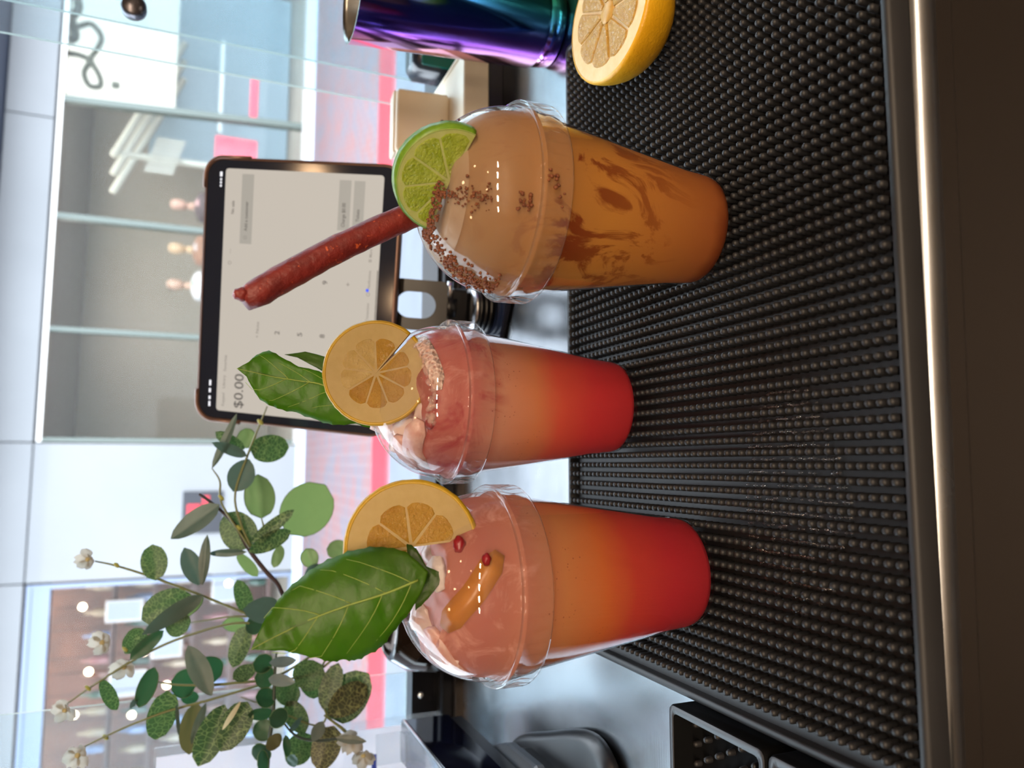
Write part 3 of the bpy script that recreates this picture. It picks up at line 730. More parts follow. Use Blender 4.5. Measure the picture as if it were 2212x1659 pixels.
for k in range(60): put(radians(rnd.gauss(8, 7)), rnd.choice((rnd.uniform(.001, .006), rnd.uniform(.001, .03))), rnd.uniform(.0004, .0009), .0002)
for k in range(110): put(radians(rnd.uniform(165, 265)), rnd.uniform(.0375, .0403), rnd.uniform(.0005, .0010), .0003)
for k in range(14): cb.append(xf(crumb(rnd.uniform(.0006, .0012)), T(.0492*cos(radians(-95+rnd.gauss(0, 4))), .0492*sin(radians(-95+rnd.gauss(0, 4))), .112+rnd.uniform(-.004, .006))))
o = obj('seasoning', join(*cb), chil, cr); o['kind'] = 'stuff'; o['label'] = 'brown chilli seasoning crumbs stuck to the dome'
# candy stick
can = pm('chamoy_candy', '#7d1f1c', .5); co = coord(can)
setc(can, mixc(can, ramp(can, ntex(can, co, 420, 2), [(.66, 0.), (.72, .8)]), ramp(can, ntex(can, co, 90, 5), [(.35, '#5c1514'), (.7, '#76211c')]), '#c0562c'))
bump(can, ntex(can, co, 260, 5),   .45, .002)
A_, B_ = Vector((.2683, -.1614, .1603)), Vector((.2056, -.1687, .2587))
pts = [A_.lerp(B_, k/24)+Vector((.0016, 0, .0022))*sin(pi*k/24) for k in range(25)]
rad = [.0066+.0003*noise.noise(Vector((k*.9, 0, 0))) for k in range(25)]; rad[-1] = .0050; rad[-2] = .0062
v, f = tube(pts, rad, 22); v = [Vector(q)+Vector((1, 1, 1))*0+.0004*noise.noise_vector(Vector(q)*220) for q in v]
st_ = thing('candy_stick', 'dark red tamarind candy stick leaning out of the amber drink', 'candy stick', T(0, 0, 0))
obj('stick', (v, f), can, st_)
obj('end_lump', xf(lump(.0030, 2.2, 1, 1, 1.2, .22), T(.2080, -.1716, .2600)), can, st_)

# ------------------------------------------------------------------ lemon half lying cut face up on the mat
lh = thing('lemon_half', 'cut lemon half lying face up on the bar mat in front of the rainbow shaker', 'lemon', T(.4115, -.137, .0503) @ Rz(.4) @ Rx(radians(4)) @ Ry(radians(-3)))
peel = simple('lemon_peel', '#c8930f', '#d8a720', 26, .38, None, 0, 0); bump(peel, ntex(peel, coord(peel), 420, 3), .35, .001)
R_l = .0425
pr = [(0, -.0365), (.006, -.0362), (.012, -.0350)]+[(R_l*sqrt(max(0, 1-(z/.0372)**2))**.85, z) for z in (-.033, -.029, -.024, -.018, -.012, -.006, -.001)]+[(R_l*.985, .0008), (R_l*.955, .0012)]
obj('peel', lathe(pr, 56), peel, lh)
obj('pith', lathe([(R_l*.956, .0010), (R_l*.80, .0013), (R_l*.5, .0006), (0, .0002)], 56), simple('lemon_half_pith', '#cdae74', '#d6bc88', 150, .45, None, 0, .2), lh)
fl2 = fleshmat('lemon_half_flesh', '#bc9440', '#caa658', '#dcb860', .15); bump(fl2, ntex(fl2, coord(fl2, 'Object', (1, 1, 1)), 380, 4, .6, 1.5), .9, .002); NT(fl2)[2].inputs['Roughness'].default_value = .12
for k in range(9):
    a0_ = k*2*pi/9+.03; a1_ = a0_+2*pi/9-.045; pts = []
    for i in range(7):
        an = a0_+(a1_-a0_)*i/6; e = abs(2*i/6-1); pts.append((R_l*(.77-.06*e**4)*cos(an), R_l*(.77-.06*e**4)*sin(an)))
    mid_ = (a0_+a1_)/2; pts += [(R_l*.17*cos(mid_+.2), R_l*.17*sin(mid_+.2)), (R_l*.17*cos(mid_-.2), R_l*.17*sin(mid_-.2))]
    cx = sum(p[0] for p in pts)/9; cy = sum(p[1] for p in pts)/9
    rg = lambda s, z: [(cx+(x-cx)*s, cy+(y-cy)*s, z) for x, y in pts]
    obj('segment', loft([rg(1, -.004), rg(1, .0014), rg(.93, .0021)]), fl2, lh, False)
obj('core', lump(.0075, 3, 1, 1, .25, .3), simple('lemon_core', '#b08a44', '#bc9850', 200, .4), lh, True, T(0, 0, .0006))
obj('blemish', lump(.0018, 1, 1, 1, .3, .4), pm('brown_spot', '#5c3a16', .7), lh, True, frame_to((-.010, -.0385, -.0140), (-.2, -.9, -.35), (0, 0, 1)))

# ------------------------------------------------------------------ rainbow shaker
rb = pm('rainbow_steel', '#3050a0', .13, 1.0); n, l, b = NT(rb); co = coord(rb); sx = n.new('ShaderNodeSeparateXYZ'); l.new(co, sx.inputs[0])
ang = mth(rb, 'ARCTAN2', sx.outputs[1], sx.outputs[0]); ang = mth(rb, 'DIVIDE', mth(rb, 'ADD', ang, pi), 2*pi)
ang = mth(rb, 'ADD', ang, mth(rb, 'MULTIPLY', mth(rb, 'SUBTRACT', ntex(rb, coord(rb, 'Object', (12, 12, 5)), 1.5, 2), .5), .10))
setc(rb, ramp(rb, ang, [(.0, '#e0a0c8'), (.04, '#b868d8'), (.09, '#6a5cec'), (.15, '#3a74dc'), (.21, '#2a8cb4'), (.29, '#34a494'), (.42, '#46b088'), (.6, '#7a60c0'), (1., '#e0a0c8')]))
inn = pm('shaker_inside_steel', '#8d8a84', .25, 1.0)
sk = thing('cocktail_shaker', 'tall open cocktail shaker tin with rainbow finish behind the lemon half', 'shaker', T(.5135, .047, 0))
obj('tin', lathe([(.0335, .0165), (.0352, .0195), (.0460, .172), (.0462, .1755)], 64), rb, sk)
obj('inside', lathe([(.0462, .1755), (.0452, .1758), (.0446, .172), (.0342, .021), (0, .020)], 64), inn, sk)
obj('base_cap', lathe([(0, .0004), (.0300, .0004), (.0318, .002), (.0332, .0135), (.0318, .0150), (.0318, .0165), (.0335, .0165)], 64), rb, sk)

# ------------------------------------------------------------------ tablet on its stand
Tm = Matrix.Identity(4)
ty, tt, tr_ = -.2109, .5612, .0047
rr = Vector((cos(ty), sin(ty), 0)); bb = Vector((-sin(ty), cos(ty), 0)); uu = Vector((0, 0, 1))*cos(tt)+bb*sin(tt)
rr, uu = rr*cos(tr_)+uu*sin(tr_), uu*cos(tr_)-rr*sin(tr_); nn = rr.cross(uu)
for i in range(3): Tm[i][0] = rr[i]; Tm[i][1] = uu[i]; Tm[i][2] = nn[i]
Tm.translation = Vector((.2958, .2318, .1971))
tab = thing('tablet', 'tablet in a bronze case showing a white sales screen on a black stand', 'tablet', Tm)
x0, x1, y0, y1 = -.128, .128, -.1055, .0932
bez = pm('black_bezel_glass', '#1a1f2c', .1)
case = pm('bronze_case', '#6a5248', .35, .6)
obj('bezel', loft([rrect(x0, x1, y0, y1, .016, 6, -.006), rrect(x0, x1, y0, y1, .016, 6, -.0006), rrect(x0+.0006, x1-.0006, y0+.0006, y1-.0006, .0155, 6, 0)]), bez, tab, False)
g = .0022
obj('case', loft([rrect(x0+.0002, x1-.0002, y0+.0002, y1-.0002, .016, 6, .0002), rrect(x0-g, x1+g, y0-g, y1+g, .018, 6, .0002), rrect(x0-g, x1+g, y0-g, y1+g, .018, 6, -.008), rrect(x0-g+.003, x1+g-.003, y0-g+.003, y1+g-.003, .016, 6, -.0105)], False, True), case, tab, True)
for cx, cy, a in ((x1, y1, 0), (x0, y1, 90)):   # raised corner lips
    rx, ry = (cx-.016 if a == 0 else cx+.016), cy-.016
    P = [(rx+(.016+g)*cos(radians(a+k*10)), ry+(.016+g)*sin(radians(a+k*10)), .0002) for k in range(10)]
    P = ([(P[0][0], P[0][1]-.03, .0002)]+P if a == 0 else P+[(P[-1][0], P[-1][1]-.03, .0002)])
    P = (P+[(P[-1][0]-.012, P[-1][1], .0002)] if a == 0 else [(P[0][0]+.012, P[0][1], .0002)]+P)
    obj('corner_lip', tube(P, .0018, 8), case, tab)
scr = pm('display', '#000000', .3); n, l, b = NT(scr)
b.inputs['Emission Color'].default_value = lin('#c9c0b4'); b.inputs['Emission Strength'].default_value = .6; b.inputs['Roughness'].default_value = .35; b.inputs['Specular IOR Level'].default_value = .2
dz = .0003
disp = obj('display', loft([rrect(-.1198, .1196, -.0892, .0735, .003, 3, 0), rrect(-.1198, .1196, -.0892, .0735, .003, 3, dz)]), scr, tab, False)
def uimat(name, c, s):
    return glow(name, c, s)
grey = uimat('ui_dark_grey', '#55524f', .5); ui_mid = uimat('ui_mid_grey', '#8a847d', .6); bar_m = uimat('ui_bar', '#b2ada3', .54); wht = uimat('ui_white', '#e0e0e6', .9); blue = uimat('ui_blue', '#2b4fd8', .9)
def label_(txt, x, y, h, mat, wd=None):
    cu = bpy.data.curves.new('screen_text', 'FONT'); cu.body = txt; cu.size = h/.7; cu.align_x = 'LEFT'; cu.align_y = 'CENTER'; cu.offset = .00003
    o = bpy.data.objects.new('screen_text', cu); COL.objects.link(o); cu.materials.append(mat)
    bpy.context.view_layer.update()
    s = wd/o.dimensions.x if wd and o.dimensions.x > 0 else 1
    
    me = bpy.data.meshes.new_from_object(o.evaluated_get(bpy.context.evaluated_depsgraph_get())); bpy.data.objects.remove(o)
    me.materials.clear(); me.materials.append(mat)
    o = ob2('screen_text', me, disp); o.location = (x, y, dz+.0004); o.scale = (s, 1, 1); return o
mm = .001
for txt, xa, xb, y, h, m_ in (('Keypad', -115, -102, 66, 3.0, ui_mid), ('Library', -97, -84, 65.8, 3.0, ui_mid), ('Favorites', -79.6, -63.7, 65.2, 3.0, ui_mid), ('$0.00', -116, -82, 49, 9.5, grey), ('+ Note', -44, -28, 32.3, 3.0, ui_mid),
    ('1', -92, -89, 11, 5, grey), ('2', -39, -35.5, 11.2, 5, grey), ('3', 14, 17.5, 11.2, 5, grey), ('4', -92, -88.5, -12.6, 5, grey), ('5', -39, -35.5, -12.6, 5, grey), ('6', 14, 17.5, -12.6, 5, grey), ('7', -92, -88.5, -36, 5, grey), ('8', -38.5, -35, -36, 5, grey), ('9', 13.3, 16.8, -36, 5, grey), ('0', -38.5, -35, -59.5, 5, grey), ('+', 13, 16.5, -59.5, 5, ui_mid),
    ('No sale', 75.7, 88.2, 64.2, 3.2, grey), ('Add a customer', 60, 88.6, 49.6, 3.2, grey), ('Charge $0.00', 69.2, 91.8, -50.8, 3.4, grey), ('Tickets', 75, 86.5, -65.2, 3.2, grey), ('More', 42.2, 50, -80.5, 2.8, ui_mid), ('Notifications', 12.4, 29.4, -80.5, 2.8, ui_mid), ('Transactions', -18.5, -1.4, -80.5, 2.8, ui_mid)):
    label_(txt, xa*mm, y*mm, h*mm, m_, (xb-xa)*mm)
def ubar(name, xa, xb, ya, yb, m_, z=.0001): return obj(name, box(xa*mm, xb*mm, ya*mm, yb*mm, dz, dz+z), m_, disp, False)
ubar('search_bar', 47.5, 114.8, 43.3, 55.8, bar_m); ubar('charge_button', 66, 113.5, -57, -45, bar_m); ubar('tickets_button', 66, 113.3, -70.9, -60, bar_m)
ubar('home_indicator', -18, 30.4, -88.6, -87.8, grey)
def ring_icon(name, x, y, r, m_): obj(name, [[(x*mm+v[0], y*mm+v[1], dz+.0002+v[2]) for v in V_] if i == 0 else V_ for i, V_ in enumerate(ringsec((r-.4)*mm, r*mm, 0, 2*pi, 0, .0002, 20))], m_, disp, False)
ring_icon('magnifier_icon', 28.2, 65.3, 1.8, ui_mid); ring_icon('customer_icon', 53.7, 50, 1.7, ui_mid); ring_icon('bell_icon', 7, -80, 1.8, ui_mid)
obj('badge', lathe([(0, .0003), (.0016, .0003), (.0016, .0001)], 20), blue, disp, False, T(.0108, -.079, dz))
for k in range(3): ubar('dots_icon', 37.6+k*1.6, 38.3+k*1.6, 64.8, 65.5, ui_mid)
for k in range(3): ubar('menu_icon', 37.6, 40.6, -81.4+k*1.1, -80.9+k*1.1, ui_mid)
def bz(name, xa, xb, ya, yb): return obj(name, box(xa*mm, xb*mm, ya*mm, yb*mm, .0001, .0003), wht, tab, False)
bz('battery_icon', 111.5, 116, 77.2, 79.6)
for k in range(3): bz('status_mark', 101.5+k*3.1, 103.6+k*3.1, 77.6, 79.2)
for k, wd in enumerate((5, 3.4, 4.2, 5.5)): bz('status_mark', -116.4+k*7, -116.4+k*7+wd, 80.2, 82.2)
# stand
stb = pm('stand_black_metal', '#07080b', .35, .2); chrome = pm('hinge_chrome', '#d5d5d8', .12, 1.)
sta = thing('tablet_stand', 'black folding tablet stand with oval cut-out arm and round swivel base', 'stand', T(.2895, .196, 0) @ Rz(-.21))
# arm plate with an oval hole (annular loft)
def plate_hole(wx, hz, hx, hh, th):
    n_ = 48; out = rrect(-wx/2, wx/2, -hz/2, hz/2, .006, 11, 0); P = []
    inn_ = []
    for k in range(48):
        a = 2*pi*k/48+pi/96; inn_.append((hx*cos(a), hh*sin(a), 0))
    # stadium shaped hole
    inn_ = rrect(-hx, hx, -hh, hh, min(hx, hh)*.99, 11, 0)
    z = lambda r, h: [(p[0], p[1], h) for p in r]
    return loft([z(inn_, 0), z(out, 0), z(out, th), z(inn_, th), z(inn_, 0)], False, False)
armM = frame_to((0, .004, .0790), (0, -cos(.30), sin(.30)), (0, 0, 1))
obj('arm_plate', plate_hole(.050, .062, .013, .0195, .005), stb, sta, False, armM)
obj('upper_hinge', tube([(-.025, -.003, .108), (.025, -.003, .108)], .0045, 14), stb, sta)
obj('support_lip', box(-.0245, .0245, -.012, -.006, .107, .1105, .001), pm('bronze_lip', '#a87f66', .3, .9), sta, False)
for s in (-1, 1): obj('hinge_pin', tube([(s*.009, -.002, .0470), (s*.026, -.002, .0470)], .0030, 12), chrome, sta)
obj('hinge_knuckle', tube([(-.009, .0, .0455), (.009, .0, .0455)], .0075, 16), stb, sta)
obj('neck', box(-.020, .020, -.004, .014, .026, .046, .003), stb, sta, False)
br = pm('brushed_disc', '#9a9b9f', .25, 1.)
dsc = obj('swivel_disc', lathe([(0, .0262), (.0215, .0262), (.0228, .0250), (.0228, .0235)], 40), br, sta, True, T(.0, -.005, 0))
for k in range(3): obj('swivel_ring', lathe([(.0225, .0172-.0052*k+.005), (.0240, .0168-.0052*k+.005), (.0240, .0138-.0052*k+.005), (.0225, .0134-.0052*k+.005)], 40), stb, sta, True, T(0, -.005, 0))
obj('swivel_post', lathe([(.0222, .0235), (.0222, .006), (0, .006)], 40), stb, sta, True, T(0, -.005, 0))
obj('base_plate', xf(box(-.085, .085, -.052, .09, .0004, .0065, .0015), Rz(-.30)), pm('stand_gloss_plate', '#1c2130', .06, .4), sta, False, T(.0, -.0, 0))
obj('mount_plate', box(-.06, .06, -.05, .05, -.0195, -.0106, .003), stb, tab, False)

# ------------------------------------------------------------------ white box with card reader
wb = noisy('off_white_plastic', '#cfc6b4', '#d6cebd', 40, .4)
bx = thing('white_cash_box', 'low off-white box on a black foot behind the rainbow shaker', 'box', T(0, 0, 0))
obj('body', box(.405, .5455, .160, .262, .0170, .0440, .0012), wb, bx, False)
obj('foot', box(.409, .5415, .1655, .258, .0003, .0170), pm('black_foot', '#0b0c10', .5), bx, False)
obj('rim', box(.5435, .5455, .160, .262, .0440, .0462, .0004), wb, bx, False)
cr_ = thing('card_reader_dock', 'square cream card reader dock with a small slot on the white box', 'card reader', T(.4855, .205, .0442) @ Rz(-.02))
crm = pm('cream_plastic', '#c9bba5', .35)
obj('body', xf(box(-.034, .034, 0, .020, 0, .056, .003), Rx(-.10)), crm, cr_)
obj('top_cap', xf(box(-.0335, .0335, .006, .030, .0545, .0585, .0015), Rx(-.10)), crm, cr_)
obj('back_shell', xf(box(-.0325, .0325, .0200, .032, .002, .055, .003), Rx(-.10)), crm, cr_)
obj('slot', xf(box(-.0018, .0018, -.0006, .001, -.0042, .0042, .0004), Ry(pi/2) @ Rx(0)) if False else xf(box(-.0045, .0045, -.0012, .0006, .0065, .0095, .0006), Rx(-.10)), pm('slot_black', '#15151a', .5), cr_, False)
dk = thing('dark_gadget', 'dark rounded gadget with teal side behind the white box', 'gadget', T(.600, .245, 0))
obj('body', box(-.045, .05, -.02, .025, .0003, .078, .008), pm('gadget_black', '#1a2028', .2), dk)
obj('side_panel', box(-.043, .05, -.0225, -.0195, .020, .070, .001), pm('gadget_teal', '#0f5a55', .1), dk, False)

# ------------------------------------------------------------------ left end: sign holder, terminal, flat device
acr = thinclear('acrylic_clear', '#f3f6f8', 1.49, .02, .05)
sh_ = thing('sign_holder', 'clear acrylic sign holder with white sheet at the window below the plant', 'sign holder', T(-.131, .268, 0))
obj('acrylic_sheet', box(-.16, .0055, 0, .003, .032, .30, .001), acr, sh_, False)
pp = obj('paper', box(-.16, -.003, -.0008, -.0002, .048, .298), simple('paper_white', '#d9dadf', '#e2e3e8', 20, .7, '#f2f2f8', .6), sh_, False)
obj('foot', box(-.16, .0055, -.03, .003, .0285, .0325, .001), acr, sh_, False)
obj('blue_print', box(-.07, -.028, -.0011, -.0008, .095, .100), pm('print_blue', '#2c46b4', .6), sh_, False)
hk = tag(obj('acrylic_bracket', join(box(-.013, .013, 0, .0022, 0, .024, .0006), box(-.013, .013, -.018, .0022, 0, .002, .0006)), acr, None, False, T(-.1215, .1745, .0926) @ Rz(.15)), 'small clear acrylic bracket standing on the silver edged terminal', 'bracket')
tm = thing('payment_terminal', 'black glass sided terminal with bright silver top edge below the sign holder', 'terminal', T(-.118, .108, .0338))
obj('body', box(-.016, .0155, -.072, .072, 0, .056, .002), pm('terminal_black', '#15171d', .3), tm, False)
obj('glass', box(.0155, .0175, -.073, .073, .014, .0565, .0006), pm('terminal_glass', '#0c0f1c', .06), tm, False)
obj('silver_edge', loft([rrect(-.0175, .0182, -.0742, .0742, .004, 4, .0552), rrect(-.018, .0188, -.0748, .0748, .004, 4, .0568), rrect(-.0175, .0182, -.0742, .0742, .004, 4, .0584)]), pm('silver_rim', '#c9ccd2', .18, 1.), tm)
fd = thing('flat_device', 'dark grey pad with black base shaped as reflection on the steel at the far left', 'device', T(-.16, .06, 0))
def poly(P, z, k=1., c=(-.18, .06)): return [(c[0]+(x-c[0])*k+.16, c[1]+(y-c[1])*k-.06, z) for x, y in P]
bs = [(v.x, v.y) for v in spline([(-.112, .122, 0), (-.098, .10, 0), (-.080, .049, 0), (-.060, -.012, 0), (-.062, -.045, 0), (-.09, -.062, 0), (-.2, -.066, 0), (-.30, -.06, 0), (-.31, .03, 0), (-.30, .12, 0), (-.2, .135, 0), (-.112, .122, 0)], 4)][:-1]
obj('base_reflection', loft([poly(bs, .0004, .97), poly(bs, .004), poly(bs, .008, .99), poly(bs, .011, .97), poly(bs, .0125, .93)]), pm('black_plastic', '#15181e', .35), fd)  # low black base, widened to stand for the dark reflection in the steel
tp_ = [(-.130, .168), (-.1285, .1715), (-.30, .175), (-.30, 0), (-.112, 0), (-.095, .006), (-.091, .016), (-.0925, .07), (-.095, .078)]
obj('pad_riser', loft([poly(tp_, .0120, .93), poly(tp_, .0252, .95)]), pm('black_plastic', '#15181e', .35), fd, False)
obj('pad_top', loft([poly(tp_, .0250, .98), poly(tp_, .0265), poly(tp_, .0315), poly(tp_, .0335, .985)]), pm('dark_grey_plastic', '#4a525c', .3), fd, False)

# ------------------------------------------------------------------ plant in a dark round pot
LEAVES=[
(0.1285,0.2000,0.2622,0.1773,0.1937,0.2435,0.0082,'e',-0.28),
(0.1460,0.2100,0.2352,0.1610,0.2075,0.2606,0.0118,'n',-0.24),
(0.1396,0.2000,0.2336,0.1510,0.1896,0.2633,0.0100,'e',-0.07),
(0.1458,0.2000,0.2310,0.1480,0.2100,0.1961,0.0259,'n',0.21),
(0.1470,0.2200,0.2319,0.1656,0.2264,0.2342,0.0171,'l',-0.19),
(0.1367,0.2050,0.2312,0.1077,0.2059,0.2435,0.0239,'e',-0.16),
(0.0814,0.2400,0.2159,0.1225,0.2321,0.2212,0.0290,'l',-0.28),
(0.0662,0.2400,0.1913,0.1119,0.2331,0.1582,0.0497,'l',0.30),
(0.0967,0.2000,0.2549,0.0677,0.2079,0.2930,0.0188,'e',0.21),
(0.0572,0.2100,0.2273,0.0883,0.2172,0.2486,0.0318,'n',-0.21),
(0.0633,0.1900,0.2280,0.0917,0.1854,0.1927,0.0114,'n',0.09),
(0.0563,0.1850,0.2296,0.0726,0.1906,0.1944,0.0161,'n',0.25),
(0.0547,0.2000,0.2306,0.0535,0.2091,0.2622,0.0074,'e',-0.29),
(0.0265,0.2100,0.2687,0.0592,0.2125,0.2820,0.0171,'e',0.12),
(0.0278,0.2000,0.2661,0.0709,0.2001,0.2637,0.0096,'e',-0.23),
(0.0372,0.2200,0.2053,0.0572,0.2194,0.1990,0.0111,'l',-0.29),
(0.0286,0.2300,0.2182,0.0490,0.2404,0.2366,0.0112,'l',0.26),
(0.0328,0.2400,0.1665,0.0510,0.2411,0.1738,0.0170,'l',-0.14),
(0.0461,0.2500,0.1316,0.0477,0.2598,0.1510,0.0194,'l',0.05),
(0.0189,0.2300,0.1739,0.0351,0.2392,0.1592,0.0185,'e',0.24),
(0.0325,0.2100,0.3032,0.0632,0.2102,0.3075,0.0216,'n',-0.06),
(0.0174,0.2150,0.2743,-0.0008,0.2174,0.3133,0.0302,'n',-0.05),
(0.0191,0.2000,0.2650,-0.0086,0.1919,0.3110,0.0145,'e',-0.14),
(0.0167,0.2050,0.2649,-0.0033,0.2125,0.2882,0.0121,'l',-0.32),
(-0.0091,0.2200,0.3123,-0.0269,0.2091,0.3239,0.0176,'n',0.09),
(-0.0101,0.2100,0.2955,-0.0305,0.2047,0.3199,0.0119,'d',0.02),
(-0.0116,0.2100,0.2764,0.0003,0.2093,0.2927,0.0209,'n',-0.11),
(-0.0460,0.2100,0.3416,-0.0754,0.2219,0.3288,0.0116,'n',-0.21),
(-0.0379,0.2000,0.3010,-0.0684,0.1979,0.3110,0.0148,'d',-0.21),
(-0.0633,0.1900,0.2553,-0.0206,0.1932,0.2755,0.0181,'e',-0.16),
(-0.0519,0.2100,0.2474,-0.0390,0.2065,0.2668,0.0212,'d',0.17),
(-0.0597,0.2150,0.2674,-0.0534,0.2107,0.2875,0.0235,'d',0.04),
(-0.0580,0.2000,0.2899,-0.0998,0.2097,0.2976,0.0242,'n',-0.28),
(-0.0760,0.2200,0.2671,-0.1154,0.2095,0.2710,0.0219,'b',-0.19),
(-0.0713,0.2000,0.2592,-0.1062,0.2064,0.2695,0.0079,'e',0.08),
(-0.0717,0.1900,0.2447,-0.1169,0.1837,0.2637,0.0245,'n',-0.12),
(-0.0715,0.2200,0.2647,-0.0685,0.2123,0.2796,0.0106,'d',-0.03),
(-0.0603,0.2000,0.3122,-0.0659,0.1890,0.3171,0.0046,'e',0.14),
(-0.0665,0.1900,0.2825,-0.0959,0.1995,0.2796,0.0035,'e',0.32),
(-0.0021,0.2200,0.2262,0.0273,0.2256,0.2365,0.0160,'n',0.32),
(0.0038,0.1900,0.2011,0.0085,0.1784,0.2332,0.0230,'e',-0.15),
(-0.0103,0.2000,0.2139,-0.0105,0.2112,0.2288,0.0173,'d',0.19),
(-0.0166,0.2400,0.2262,-0.0137,0.2379,0.2473,0.0138,'l',0.31),
(-0.0116,0.2100,0.2273,-0.0473,0.2129,0.2379,0.0182,'n',0.22),
(-0.0361,0.1700,0.2079,-0.0341,0.1650,0.2247,0.0158,'d',-0.22),
(-0.0477,0.1700,0.2067,-0.0465,0.1687,0.2226,0.0181,'d',-0.25),
(-0.0639,0.1650,0.2052,-0.0605,0.1622,0.2218,0.0164,'d',0.32),
(-0.0773,0.1700,0.2065,-0.0751,0.1660,0.2273,0.0102,'d',-0.34),
(-0.0776,0.1600,0.2104,-0.0768,0.1491,0.1967,0.0162,'d',-0.23),
(-0.0894,0.1700,0.2062,-0.0932,0.1768,0.2219,0.0172,'d',-0.10),
(-0.0922,0.1550,0.2111,-0.0982,0.1500,0.2026,0.0153,'b',-0.28),
(-0.1004,0.1600,0.2111,-0.1135,0.1716,0.2194,0.0169,'d',-0.05),
(-0.1108,0.1600,0.2100,-0.1114,0.1530,0.2193,0.0184,'d',-0.31),
(-0.1226,0.1700,0.1908,-0.1098,0.1593,0.1893,0.0102,'d',-0.23),
(-0.0309,0.1500,0.2128,-0.0318,0.1542,0.1907,0.0092,'w2',-0.25),
(-0.0435,0.1500,0.2131,-0.0457,0.1390,0.1929,0.0099,'w2',-0.01),
(-0.0647,0.2000,0.1844,-0.0477,0.1940,0.1629,0.0307,'n',0.35),
(-0.0953,0.2000,0.1558,-0.0589,0.1909,0.1210,0.0386,'n',0.02),
(-0.0838,0.1850,0.1625,-0.0469,0.1916,0.1489,0.0189,'n',-0.06),
(-0.0863,0.1750,0.1600,-0.0678,0.1867,0.1238,0.0251,'nb',-0.02),
(-0.0658,0.1700,0.2274,-0.1007,0.1638,0.2476,0.0248,'n',-0.06),
(-0.0619,0.1600,0.2335,-0.0794,0.1489,0.2474,0.0042,'c',-0.06),
(-0.0403,0.1800,0.2209,-0.0468,0.1740,0.2396,0.0143,'n',0.27),
(-0.0981,0.1500,0.1762,-0.0854,0.1579,0.1666,0.0108,'g',-0.00),
(-0.0977,0.1500,0.1571,-0.1002,0.1388,0.1331,0.0070,'g',-0.17),
(-0.0901,0.1500,0.1980,-0.1050,0.1438,0.1964,0.0065,'d',-0.20),
(-0.0976,0.1800,0.1533,-0.1308,0.1736,0.1670,0.0262,'nb',0.26),
(-0.1096,0.2000,0.1702,-0.1261,0.1914,0.1922,0.0258,'n',-0.31),
(-0.1065,0.2000,0.1751,-0.0808,0.2103,0.1908,0.0191,'n',0.05),
(-0.0952,0.1700,0.1927,-0.0872,0.1818,0.1812,0.0051,'e',-0.07),
(-0.0837,0.2100,0.1826,-0.0642,0.2196,0.1985,0.0210,'n',0.11),
(-0.0841,0.2300,0.1549,-0.0583,0.2370,0.1760,0.0262,'n',0.17),
]
STEMS=[
(0.0021,'w',[(0.1059,0.2100,0.2719),(0.0984,0.2100,0.2620),(0.0795,0.2100,0.2419),(0.0543,0.2100,0.2272),(0.0351,0.2100,0.2126),(0.0234,0.2100,0.2022),(0.0070,0.2100,0.1915),(-0.0209,0.2100,0.1511),(-0.0066,0.2100,0.1167)]),
(0.0012,'g',[(0.0506,0.2150,0.3512),(0.0460,0.2150,0.3352),(0.0347,0.2150,0.3061),(0.0159,0.2150,0.2644),(-0.0015,0.2150,0.2289),(-0.0234,0.2150,0.1838),(-0.0076,0.2150,0.1156)]),
(0.0010,'g',[(-0.0065,0.2150,0.2785),(-0.0045,0.2150,0.2268),(-0.0259,0.2150,0.1796),(-0.0076,0.2150,0.1156)]),
(0.0011,'g',[(-0.0626,0.2100,0.3649),(-0.0484,0.2100,0.3439),(-0.0307,0.2100,0.3136),(-0.0166,0.2100,0.2781),(-0.0086,0.2100,0.2290),(-0.0268,0.2100,0.1802),(-0.0066,0.2100,0.1167)]),
(0.0012,'g',[(-0.0510,0.2050,0.3000),(-0.0562,0.2050,0.2763),(-0.0586,0.2050,0.2352),(-0.0531,0.2050,0.1922),(-0.0057,0.2050,0.1178)]),
(0.0011,'g',[(-0.0976,0.2000,0.3551),(-0.0875,0.2000,0.3308),(-0.0756,0.2000,0.2933),(-0.0688,0.2000,0.2538),(-0.0613,0.2000,0.2161),(-0.0510,0.2000,0.1603),(-0.0047,0.2000,0.1189)]),
(0.0010,'g',[(-0.0695,0.2000,0.2312),(-0.0849,0.2000,0.1997),(-0.1016,0.2000,0.1672),(-0.0944,0.2000,0.1571),(-0.0750,0.2000,0.1638),(-0.0430,0.2000,0.1584),(-0.0047,0.2000,0.1189)]),
(0.0016,'k',[(-0.0268,0.1650,0.2060),(-0.0494,0.1650,0.2068),(-0.0757,0.1650,0.2070),(-0.0978,0.1650,0.2093),(-0.1195,0.1650,0.2101)]),
(0.0010,'g',[(0.1284,0.2050,0.2621),(0.1169,0.2050,0.2551),(0.0964,0.2050,0.2524),(0.0577,0.2050,0.2277)]),
(0.0011,'g',[(0.1851,0.2050,0.2171),(0.1671,0.2050,0.2234),(0.1459,0.2050,0.2307),(0.1065,0.2050,0.2419),(0.0797,0.2050,0.2363),(0.0589,0.2050,0.2269)]),
(0.0011,'g',[(0.0827,0.2200,0.2175),(0.0717,0.2200,0.2159),(0.0553,0.2200,0.2246)]),
(0.0012,'k',[(-0.0765,0.1600,0.2038),(-0.0953,0.1600,0.1882),(-0.1016,0.1600,0.1689),(-0.1018,0.1600,0.1534)]),
(0.0014,'g',[(-0.0843,0.1700,0.1640),(-0.0979,0.1700,0.1477),(-0.1090,0.1700,0.1374)]),
]
